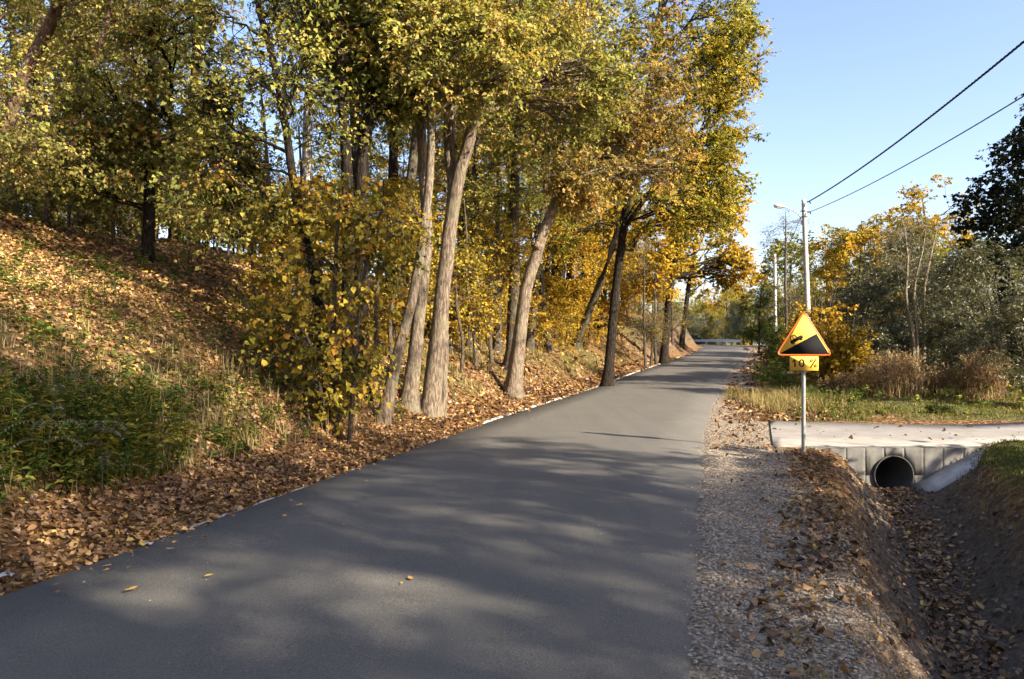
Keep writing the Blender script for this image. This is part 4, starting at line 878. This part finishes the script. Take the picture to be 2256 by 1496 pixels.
parts = [sample(240000, -16, 7, 3, 14, litter_w), sample(100000, -16, 8, 14, 28, litter_w), sample(40000, -12, 20, 28, 62, lambda *a: litter_w(*a) * .8)]
sizes = [.050, .085, .17]
for (X, Y, Z), sz, lab in zip(parts, sizes, ('brown fallen leaves carpeting the near verge, ditch and slope', 'brown fallen leaves on the hillside and verge in the middle distance', 'fallen leaves along the far verges')):
    n = len(X); t = .36 + .26 * rg.normal(size=n) + .45 * (fbm(X * .5, Y * .5, 71) - .5)
    _, off, _, oL, _, _, _, _ = terrain(X, Y, True); t = t + np.where(oL > 2.5, .16, 0)  # slope leaves tinted paler: the sunlight there is put into the colour
    tag(scatter_leaves('leaf_litter', M['litter'], X, Y, Z, sz, t), lab, 'fallen leaves', kind='stuff')

# loose stones of the gravel shoulder
m, nt, out = new_mat('stone'); c = ramp(nt, [(0, (.12, .094, .068)), (.4, (.25, .20, .145)), (.8, (.36, .295, .215)), (1, (.46, .385, .29))], attr(nt, 'tint')).outputs[0]; finish(nt, out, c, .85, None, spec=.25); M['stone'] = m
def gravel_w(X, Y, z, off, s, oL, oR, u, pf):
    w = np.where((oR > -.03) & (oR < 1.5), (1 - sstep(.7, 1.5, oR)), 0)
    w = np.where((oR <= .06) & (oR > -.5), np.exp(np.minimum(oR - .06, 0) / .06) * .8, w)
    return np.where((Y > 11.9) & (oR > .95), 0, w)
X, Y, Z = sample(240000, -1, 6, 3.0, 20, lambda *a: gravel_w(*a) * np.clip(7.0 / a[1], .25, 1))
n = len(X); r = (.005 + .010 * rg.random(n)**2)[:, None, None]
oct_ = np.array([[1, 0, 0], [-1, 0, 0], [0, 1, 0], [0, -1, 0], [0, 0, .8], [0, 0, -.8]], float)[None] * (.6 + .8 * rg.random((n, 6, 1)))
ang = rg.random(n) * 6.28; cs, sn = np.cos(ang)[:, None], np.sin(ang)[:, None]
ov = np.stack([oct_[..., 0] * cs - oct_[..., 1] * sn, oct_[..., 0] * sn + oct_[..., 1] * cs, oct_[..., 2]], 2) * r
off_, _, zr_ = road_frame(X, Y); Z = np.where(off_ < ROAD_HW - .03, zr_ + .013 + .03 * (1 - (off_ / ROAD_HW)**2), np.where(off_ < ROAD_HW + .05, np.maximum(Z, zr_ - .005), Z))
V = (ov + np.stack([X, Y, Z + .003], 1)[:, None]).reshape(-1, 3)
F = (np.arange(n)[:, None, None] * 6 + np.array([[0, 2, 4], [2, 1, 4], [1, 3, 4], [3, 0, 4]])[None]).reshape(-1, 3)
mb = MB(); mb.add(V, [F], np.repeat(rg.random(n), 6)); tag(obj('gravel', mb.mesh('gravel'), M['stone']), 'loose grey and tan gravel of the right road shoulder', 'gravel', kind='stuff')

# fallen twigs in the litter of the left bank, a few leaves on the driveway
X, Y, Z = sample(5200, -14, 3, 4, 22, lambda X, Y, z, off, s, oL, oR, u, pf: np.where(oL > .1, .35, 0))
n = len(X); a = rg.random(n) * 6.28; L = .08 + .35 * rg.random(n)**2; P = np.stack([X, Y, Z + .03], 1); Q2 = np.stack([X + np.cos(a) * L, Y + np.sin(a) * L, terrain(X + np.cos(a) * L, Y + np.sin(a) * L) + .035], 1)
V, F = tubes(np.stack([P, (P + Q2) / 2 + rg.normal(size=(n, 3)) * .02, Q2], 1), np.tile([.005, .004, .0025], (n, 1)), 3); mb = MB(); mb.add(V, [F], np.repeat(rg.random(n) * .7, 9)); tag(obj('fallen_twigs', mb.mesh('fallen_twigs'), M['dry_weed']), 'thin fallen twigs lying in the leaf litter of the left bank', 'twigs', kind='stuff')
X, Y = rg.uniform(4.6, 11, 150), rg.uniform(12.3, 15.2, 150); kk = rg.random(150) < .25 + .75 * fbm(X * 1.2, Y * 1.2, 55); X, Y = X[kk], Y[kk]
tag(scatter_leaves('leaf_litter', M['litter'], X, Y, np.full(len(X), DZ + .012), .06, .4 + .25 * rg.normal(size=len(X)), .004, .2), 'few brown leaves blown onto the concrete driveway', 'fallen leaves', kind='stuff')

# crumbled earth, stones and dead stalks on the ditch banks
X, Y, Z = sample(60000, 1, 9, 3.6, 11.7, lambda X, Y, z, off, s, oL, oR, u, pf: np.where((u > -1.1) & (u < 1.2), sstep(.05, .3, pf) * .5, 0))
n = len(X); r = (.006 + .034 * rg.random(n)**4)[:, None, None]
ov = np.array([[1, 0, 0], [-1, 0, 0], [0, 1, 0], [0, -1, 0], [0, 0, .8]], float)[None] * (.5 + .9 * rg.random((n, 5, 1))) * r
V = (ov + np.stack([X, Y, Z - .002], 1)[:, None]).reshape(-1, 3)
F = (np.arange(n)[:, None, None] * 5 + np.array([[0, 2, 4], [2, 1, 4], [1, 3, 4], [3, 0, 4]])[None]).reshape(-1, 3)
m, nt, out = new_mat('earth_clod'); c = ramp(nt, [(0, (.05, .037, .027)), (.6, (.11, .084, .062)), (1, (.20, .16, .125))], attr(nt, 'tint')).outputs[0]; finish(nt, out, c, .95, None, spec=.05); M['clod'] = m
mb = MB(); mb.add(V, [F], np.repeat(rg.random(n), 5)); tag(obj('earth_clods', mb.mesh('earth_clods'), M['clod']), 'crumbled brown earth on the ditch banks', 'earth', kind='stuff')
X, Y, Z = sample(3500, 1, 9, 3.6, 11.7, lambda X, Y, z, off, s, oL, oR, u, pf: np.where((u > -1.5) & (u < .6), .22, 0))
n = len(X); a = rg.random(n) * 6.28; L = .05 + .16 * rg.random(n); P = np.stack([X, Y, Z + .012], 1); Q2 = np.stack([X + np.cos(a) * L, Y + np.sin(a) * L, terrain(X + np.cos(a) * L, Y + np.sin(a) * L) + .02], 1)
V, F = tubes(np.stack([P, (P + Q2) / 2 + UP * .012, Q2], 1), np.tile([.003, .0025, .0015], (n, 1)), 3); mb = MB(); mb.add(V, [F], np.repeat(rg.random(n), 9)); tag(obj('dead_stalks', mb.mesh('dead_stalks'), M['dry_weed']), 'thin dead stalks strewn over the ditch bank', 'stalks', kind='stuff')

# green weeds
def weed_field(name, label, X, Y, Z, h, lf, per, mat, tint, cat='weeds', aspect=.55, lean=.25):
    n = len(X); mb = MB(); hh = h * (.5 + .7 * rg.random(n)); ln = rg.normal(size=(n, 2)) * lean
    P0 = np.stack([X, Y, Z - .02], 1); top = P0 + np.stack([ln[:, 0] * hh, ln[:, 1] * hh, hh], 1)
    mid = (P0 + top) / 2 + np.concatenate([-.12 * ln * hh[:, None], .05 * hh[:, None]], 1)
    S = np.stack([P0, mid, top], 1); V, F = tubes(S, np.tile([.006, .004, .002], (n, 1)), 3); mb.add(V, [F], np.full(len(V), .35))
    t = np.sqrt(rg.random((n, per)) * .95 + .05)[..., None]
    P = (S[:, None, 0] * (1 - t)**2 + 2 * t * (1 - t) * S[:, None, 1] + S[:, None, 2] * t**2).reshape(-1, 3); k = len(P)
    az = rg.random(k) * 6.28; A = np.stack([np.cos(az), np.sin(az), .25 - .5 * rg.random(k)], 1); N = norm(UP + rg.normal(size=(k, 3)) * .35)
    L = lf * (.5 + .8 * rg.random(k)); tt = np.repeat(tint + .14 * rg.normal(size=n), per) + .12 * rg.normal(size=k)
    leaves(mb, P + A * .02, A, N, L, L * aspect, np.clip(tt, .02, .98), rg, .2, True)
    return tag(obj(name, mb.mesh(name), mat), label, cat, kind='stuff')
def wwt(X, Y, z, off, s, oL, oR, u, pf):
    p = fbm(X * .7, Y * .7, 81); near = sstep(.9, 1.15, oL) * (1 - sstep(1.5, 2.3, oL)) * (1 - sstep(7, 10, Y))
    patch = sstep(.5, .62, p) * sstep(1.0, 1.4, oL) * (1 - sstep(6, 9, oL)) * .02 * (1 - sstep(16, 24, Y))
    return np.clip(near * sstep(.32, .55, p + .06) * .8 + patch, 0, 1)
X, Y, Z = sample(30000, -9, 0, 4, 20, wwt); 
weed_field('weed_cover', 'dense green nettle-like weeds at the foot of the left bank', X, Y, Z, .37, .07, 18, M['weed_green'], .62)
X, Y, Z = sample(9000, -9, 0, 4, 14, lambda *a: wwt(*a) * .5)
weed_field('weed_cover', 'pale yellow-green narrow-leaved plants mixed into the weeds', X, Y, Z, .55, .10, 16, M['leaf_yellow'], .22, 'weeds', .22, .35)
X, Y, Z = sample(8000, -9, 0, 4, 16, lambda X, Y, z, off, s, oL, oR, u, pf: sstep(.9, 1.1, oL) * (1 - sstep(3.0, 4.5, oL)) * sstep(.4, .6, fbm(X * 1.1, Y * 1.1, 87)) * .5)
weed_field('weed_cover', 'small rounded green leaves spreading from the weeds over the litter', X, Y, Z, .16, .06, 7, M['weed_green'], .72, 'weeds', .8, .5)
X, Y, Z = sample(9000, -14, 0, 7, 24, lambda X, Y, z, off, s, oL, oR, u, pf: sstep(2, 3.5, oL) * sstep(.48, .68, fbm(X * .9, Y * .9, 83)) * .22)
weed_field('weed_cover', 'low green seedlings scattered over the leafy slope', X, Y, Z, .22, .08, 8, M['weed_green'], .6)
X, Y, Z = sample(14000, 2, 24, 15.8, 48, lambda X, Y, z, off, s, oL, oR, u, pf: np.where(off > 0, sstep(1.4, 2.4, oR) * sstep(.5, .7, fbm(X * .5, Y * .5, 85)) * .30 + .5 * np.exp(-((oR - 1.9) / .5)**2) * sstep(24, 30, Y), 0))
weed_field('weed_cover', 'green weeds along the right verge beyond the driveway', X, Y, Z, .45, .10, 12, M['weed_green'], .62)

def grass_field(name, label, X, Y, Z, h, blades, mat, tint, width=.006, lean=1.15, spread=.06):
    n = len(X) * blades; P = np.repeat(np.stack([X, Y, Z - .01], 1), blades, 0); P[:, :2] += rg.normal(size=(n, 2)) * spread
    az = rg.random(n) * 6.28; d = np.stack([np.cos(az), np.sin(az), np.zeros(n)], 1); hh = (h * (.4 + .8 * rg.random(n)))[:, None]; le = (lean * rg.random(n))[:, None]
    sd = np.stack([-d[:, 1], d[:, 0], np.zeros(n)], 1) * width
    m1 = P + d * hh * le * .35 + UP * hh * .6; tp = P + d * hh * le + UP * hh * (1 - .35 * le)
    V = np.stack([P - sd, P + sd, m1 + sd * .8, tp, m1 - sd * .8], 1).reshape(-1, 3); F = np.arange(n)[:, None] * 5
    mb = MB(); mb.add(V, [F + np.array([[0, 1, 2, 4]]), F + np.array([[4, 2, 3]])], np.repeat(np.clip(np.repeat(tint + .16 * rg.normal(size=len(X)), blades) + .1 * rg.normal(size=n), .02, .98), 5))
    return tag(obj(name, mb.mesh(name), mat), label, 'grass', kind='stuff')
X, Y, Z = sample(14000, -9, 14, 5, 42, lambda X, Y, z, off, s, oL, oR, u, pf: np.where(off < 0, sstep(.85, 1.2, oL) * (1 - sstep(2.4, 4, oL)) * sstep(.42, .62, fbm(X * .9, Y * .9, 91)) * .9, 0))
grass_field('grass', 'straw-coloured grass along the left bank', X, Y, Z, .26, 14, M['grass_blade'], .6)
X, Y, Z = sample(24000, 2, 26, 15.7, 32, lambda X, Y, z, off, s, oL, oR, u, pf: np.where(off > 0, sstep(1.0, 2.4, oR) * (.25 + .75 * sstep(.3, .55, fbm(X * .7, Y * .7, 93))) * .8, 0))
grass_field('grass', 'green and straw grass of the verge behind the driveway', X, Y, Z, .11, 8, M['grass_blade'], .36, .008)
X, Y, Z = sample(20000, 3, 13, 4, 12, lambda X, Y, z, off, s, oL, oR, u, pf: np.where((u > .85) & (Y < 11.9), sstep(.85, 1.3, u) * sstep(.3, .5, fbm(X * .9, Y * .9, 95)), 0))
grass_field('grass', 'short green grass on top of the right ditch bank', X, Y, Z, .055, 6, M['grass_blade'], .12, .005)
X, Y, Z = sample(2600, 5, 14, 17.5, 23, lambda X, Y, z, off, s, oL, oR, u, pf: sstep(5.6, 6.6, X - 0) * np.exp(-((X - 6.2 - (Y - 17.5) * .25) / 1.2)**2) * .5)
grass_field('grass', 'tall pale dry grass tuft left of the sign post', X, Y, Z, .42, 10, M['grass_blade'], .75, .005)

X, Y, Z = sample(3000, 1, 9, 3.6, 11.8, lambda X, Y, z, off, s, oL, oR, u, pf: np.where((u > -1.35) & (u < -.55), .12, 0) + np.where((u > .7) & (u < 1.2), .3, 0))
grass_field('grass', 'sparse dry grass hanging over the ditch lips', X, Y, Z, .10, 9, M['grass_blade'], .7, .003, .9, .03)
X, Y, Z = sample(5000, -9, 0, 4.5, 13, lambda X, Y, z, off, s, oL, oR, u, pf: np.where(off < 0, sstep(.8, 1.1, oL) * (1 - sstep(2.2, 3.4, oL)) * .16, 0))
grass_field('grass', 'long straw grass stalks between the green weeds', X, Y, Z, .42, 7, M['grass_blade'], .8, .0035, .8, .06)

# dry brown weed clumps on the right
def dry_clump(label, px, Y, w, h, n, seed, tint):
    rr = np.random.default_rng(seed); x = (px - CX) / F_PX * Y; z = tz(x, Y); mb = MB()
    bx = rr.normal(size=(n, 2)) * np.array([w * .45, .35]); hh = h * (.45 + .6 * rr.random(n)) * np.exp(-(bx[:, 0] / w)**2 * .6); ln = rr.normal(size=(n, 2)) * .16
    P0 = np.concatenate([bx, np.full((n, 1), -.05)], 1); top = P0 + np.stack([ln[:, 0] * hh, ln[:, 1] * hh, hh], 1); mid = (P0 + top) / 2 + rr.normal(size=(n, 3)) * .03
    V, F = tubes(np.stack([P0, mid, top], 1), np.tile([.007, .005, .003], (n, 1)), 3); mb.add(V, [F], np.repeat(np.clip(tint + .2 * rr.normal(size=n), .02, .98), 9))
    k = 10; t = (.4 + .6 * rr.random((n, k)))[..., None]; S = (mid[:, None] * (1 - t) + top[:, None] * t).reshape(-1, 3)
    d = norm(rr.normal(size=(n * k, 3)) * np.array([1, 1, .3]) + UP * .9); l = (.06 + .16 * rr.random(n * k))[:, None] * h * .8
    V, F = tubes(np.stack([S, S + d * l], 1), np.tile([.004, .002], (n * k, 1)), 3); mb.add(V, [F], np.repeat(np.clip(tint + .2 * rr.normal(size=n * k), .02, .98), 6))
    e = np.repeat(S + d * l, 2, 0); A = norm(rr.normal(size=(len(e), 3))); leaves(mb, e, A, norm(rr.normal(size=A.shape)), .05 * (.5 + rr.random(len(e))), .025 * (.5 + rr.random(len(e))), np.clip(tint + .15 + .2 * rr.normal(size=len(e)), .02, .98), rr)
    o = obj('dry_weed_clump', mb.mesh('dry_weed_clump'), M['dry_weed'], None, (x, Y, z)); tag(o, label, 'weeds')
dry_clump('widest clump of dry brown weeds, in front of the bare tree', 1975, 21, 1.15, 1.25, 260, 401, .55)
dry_clump('dry reddish-brown weed clump at right, in front of the willows', 2165, 20, .55, 1.3, 160, 402, .4)
dry_clump('low sparse dry weeds between the two taller brown clumps', 2085, 21.5, .6, .8, 110, 403, .6)
dry_clump('dark dry stalks just right of the sign post, under the golden shrub', 1850, 22, .6, .7, 110, 404, .25)

# small conifer-like shrub on the lawn edge
one('small_shrub', 'tiny dark green bush on the lawn edge behind the driveway', 'shrub', tmpl_shrub(320, .32, .28, 5, nclus=40, ngroup=8, nl=30, spray=.1, leaf=(.04, .025), twig_r=.003), 2072, 16.9, M['twig'], M['leaf_green'])

# pinnate saplings in the left foreground
def pinnate(seed, h, nleaf):
    rr = np.random.default_rng(seed); mb = MB(); S = np.array([[0, 0, 0], [.04, 0, h * .5], [.1, .02, h]]); p = catmull(S, 8); V, F = tubes(p[None], [np.linspace(.008, .003, 8)], 4); mb.add(V, [F], np.full(len(V), .3))
    lf = MB()
    for i in range(nleaf):
        b = p[rr.integers(3, 8)]; az = rr.random() * 6.28; L = .22 + .16 * rr.random(); d = np.array([math.cos(az), math.sin(az), .35]); e = b + d * L - UP * .12
        q = bez(b[None], (b + d * L * .6 + UP * .03)[None], e[None], 12); V, F = tubes(q, np.full((1, 12), .0025), 3); mb.add(V, [F], np.full(len(V), .5))
        q = q[0]; T = norm(np.gradient(q, axis=0)); sd = norm(np.cross(T, UP))
        for sg2 in (-1, 1):
            A = sd[2:] * sg2 + T[2:] * .35 - UP * .15; leaves(lf, q[2:], A, np.tile(UP, (10, 1)) + rr.normal(size=(10, 3)) * .15, np.full(10, .055), np.full(10, .02), np.clip(.6 + .15 * rr.normal(size=10), 0, 1), rr)
    return mb.mesh('stem', True), lf.mesh('foliage')
for k, (px, Y, h, lab) in enumerate([(100, 6.7, .95, 'feathery-leaved sapling standing in the weeds at the left edge'), (225, 6.9, .7, 'shorter feathery-leaved sapling right of the other, in the weeds')]):
    st, fo = pinnate(500 + k, h, 14); x = (px - CX) / F_PX * Y; t = thing('sapling', lab, 'sapling', (x, Y, tz(x, Y) - .02), k * 2.0, 'feathery saplings'); obj('stem', st, M['twig'], t); obj('foliage', fo, M['leaf_willow'], t)

# single leaves lying on the asphalt
def road_leaf(px, py, size, tint, label, seed):
    rr = np.random.default_rng(seed); Y = F_PX * (CAM_Z - .04) / (py - HY); x = (px - CX) / F_PX * Y
    a = np.linspace(0, 2 * math.pi, 15)[:-1]; rad = size * .5 * (.62 + .38 * np.cos(a)**2) * (1 + .12 * rr.normal(size=14)); rad[0] *= 1.25
    X_, Y_ = rad * np.cos(a), rad * np.sin(a) * .8; zz = .25 * np.abs(X_) * rr.uniform(.2, 1.0) + .55 * np.abs(Y_) * rr.uniform(.1, .8) + .004
    mb = MB(); mb.add(np.concatenate([[[0, 0, .004]], np.stack([X_, Y_, zz], 1)]), [np.array([(0, i + 1, (i + 1) % 14 + 1) for i in range(14)])], np.full(15, tint))
    zr = .045 + .0
    o = obj('fallen_leaf', mb.mesh('fallen_leaf'), M['litter'], None, (x, Y, zr), rr.random() * 6.28); tag(o, label, 'leaf', 'single leaves on the asphalt')
for k, (px, py, sz_, tn, lab) in enumerate([(290, 1300, .10, .93, 'curled tan and yellow leaf nearest the lower left of the road'), (462, 1270, .07, .99, 'pale yellow-green leaf on the left half of the road'), (905, 1277, .075, .9, 'yellowish leaf in the sunlit patch mid-road'), (628, 1138, .08, .95, 'yellow leaf on the asphalt close to the left verge'),
    (375, 1212, .07, .7, 'tan leaf on the asphalt near the left kerb'), (660, 1115, .10, .75, 'large tan leaf on the road margin by the leaf drift'), (450, 1192, .05, .2, 'small dark leaf on the asphalt near the left kerb'), (235, 1258, .06, .6, 'brown leaf on the asphalt just inside the left kerb'), (128, 1306, .06, .5, 'brown leaf on the asphalt by the kerb at lower left'), (885, 1287, .04, .95, 'tiny pale leaf beside the leaf in the sunlit patch'), (1206, 860, .09, .6, 'brown leaf far up the sunlit road'), (1172, 925, .08, .8, 'leaf on the sunlit asphalt near the white kerb')]):
    road_leaf(px, py, sz_ * .85, tn, lab, 600 + k)
rl = random.Random(12)
for k, py in enumerate(sorted((rl.uniform(900, 1330) for _ in range(18)), reverse=True)):
    nth = 'nearest' if k == 0 else ORD[k].split()[0] + ' nearest'; xl = 1100 - (py - 930) * 2.8; road_leaf(xl + 30 + 420 * rl.random()**2.2, py, rl.uniform(.035, .06), rl.uniform(.3, .95), nth + ' of the small leaves scattered on the left half of the road', 700 + k)

# grit and crumbs on the asphalt
X, Y, Z = sample(9000, -5, 9, 3.2, 26, lambda X, Y, z, off, s, oL, oR, u, pf: np.where((oL < -.03) & (oR < -.02), .10 + .5 * np.exp(oR / .12) + .25 * np.exp(oL / .2), 0))
n = len(X); off_, _, zr_ = road_frame(X, Y); r = (.003 + .006 * rg.random(n)**2)[:, None, None]
ov = np.array([[1, 0, 0], [-1, 0, 0], [0, 1, 0], [0, -1, 0], [0, 0, .7]], float)[None] * (.6 + .8 * rg.random((n, 5, 1))) * r
V = (ov + np.stack([X, Y, zr_ + .013 + .03 * (1 - (off_ / ROAD_HW)**2)], 1)[:, None]).reshape(-1, 3)
F = (np.arange(n)[:, None, None] * 5 + np.array([[0, 2, 4], [2, 1, 4], [1, 3, 4], [3, 0, 4]])[None]).reshape(-1, 3)
mb = MB(); mb.add(V, [F], np.repeat(.4 + .6 * rg.random(n), 5)); tag(obj('road_grit', mb.mesh('road_grit'), M['stone']), 'pale grit and crumbs strewn over the asphalt', 'grit', kind='stuff')

# litter: scraps of paper
M['paper'] = simple_mat('paper', (.42, .42, .41), .7, .1, 10, .2, 0, .1)
def scrap(label, x, y, s, seed):
    rr = np.random.default_rng(seed); g = 5; V = np.array([[(i / 4 - .5) * s + rr.normal() * s * .05, (j / 4 - .5) * s * .6 + rr.normal() * s * .05, rr.random() * s * .35] for i in range(g) for j in range(g)])
    F = [(i * g + j, (i + 1) * g + j, (i + 1) * g + j + 1, i * g + j + 1) for i in range(4) for j in range(4)]
    mb = MB(); mb.add(V, [np.array(F)]); o = obj('paper_scrap', mb.mesh('paper_scrap'), M['paper'], None, (x, y, tz(x, y) + .03), rr.random() * 6); tag(o, label, 'litter')
scrap('crumpled white scrap among the leaves at the left edge', -3.35, 5.15, .10, 1)
scrap('small white scrap in the leaf drift by the kerb', -2.85, 6.1, .06, 2)
scrap('white scrap lying on leaves in the ditch below the pipe', 5.45, 10.6, .06, 3)
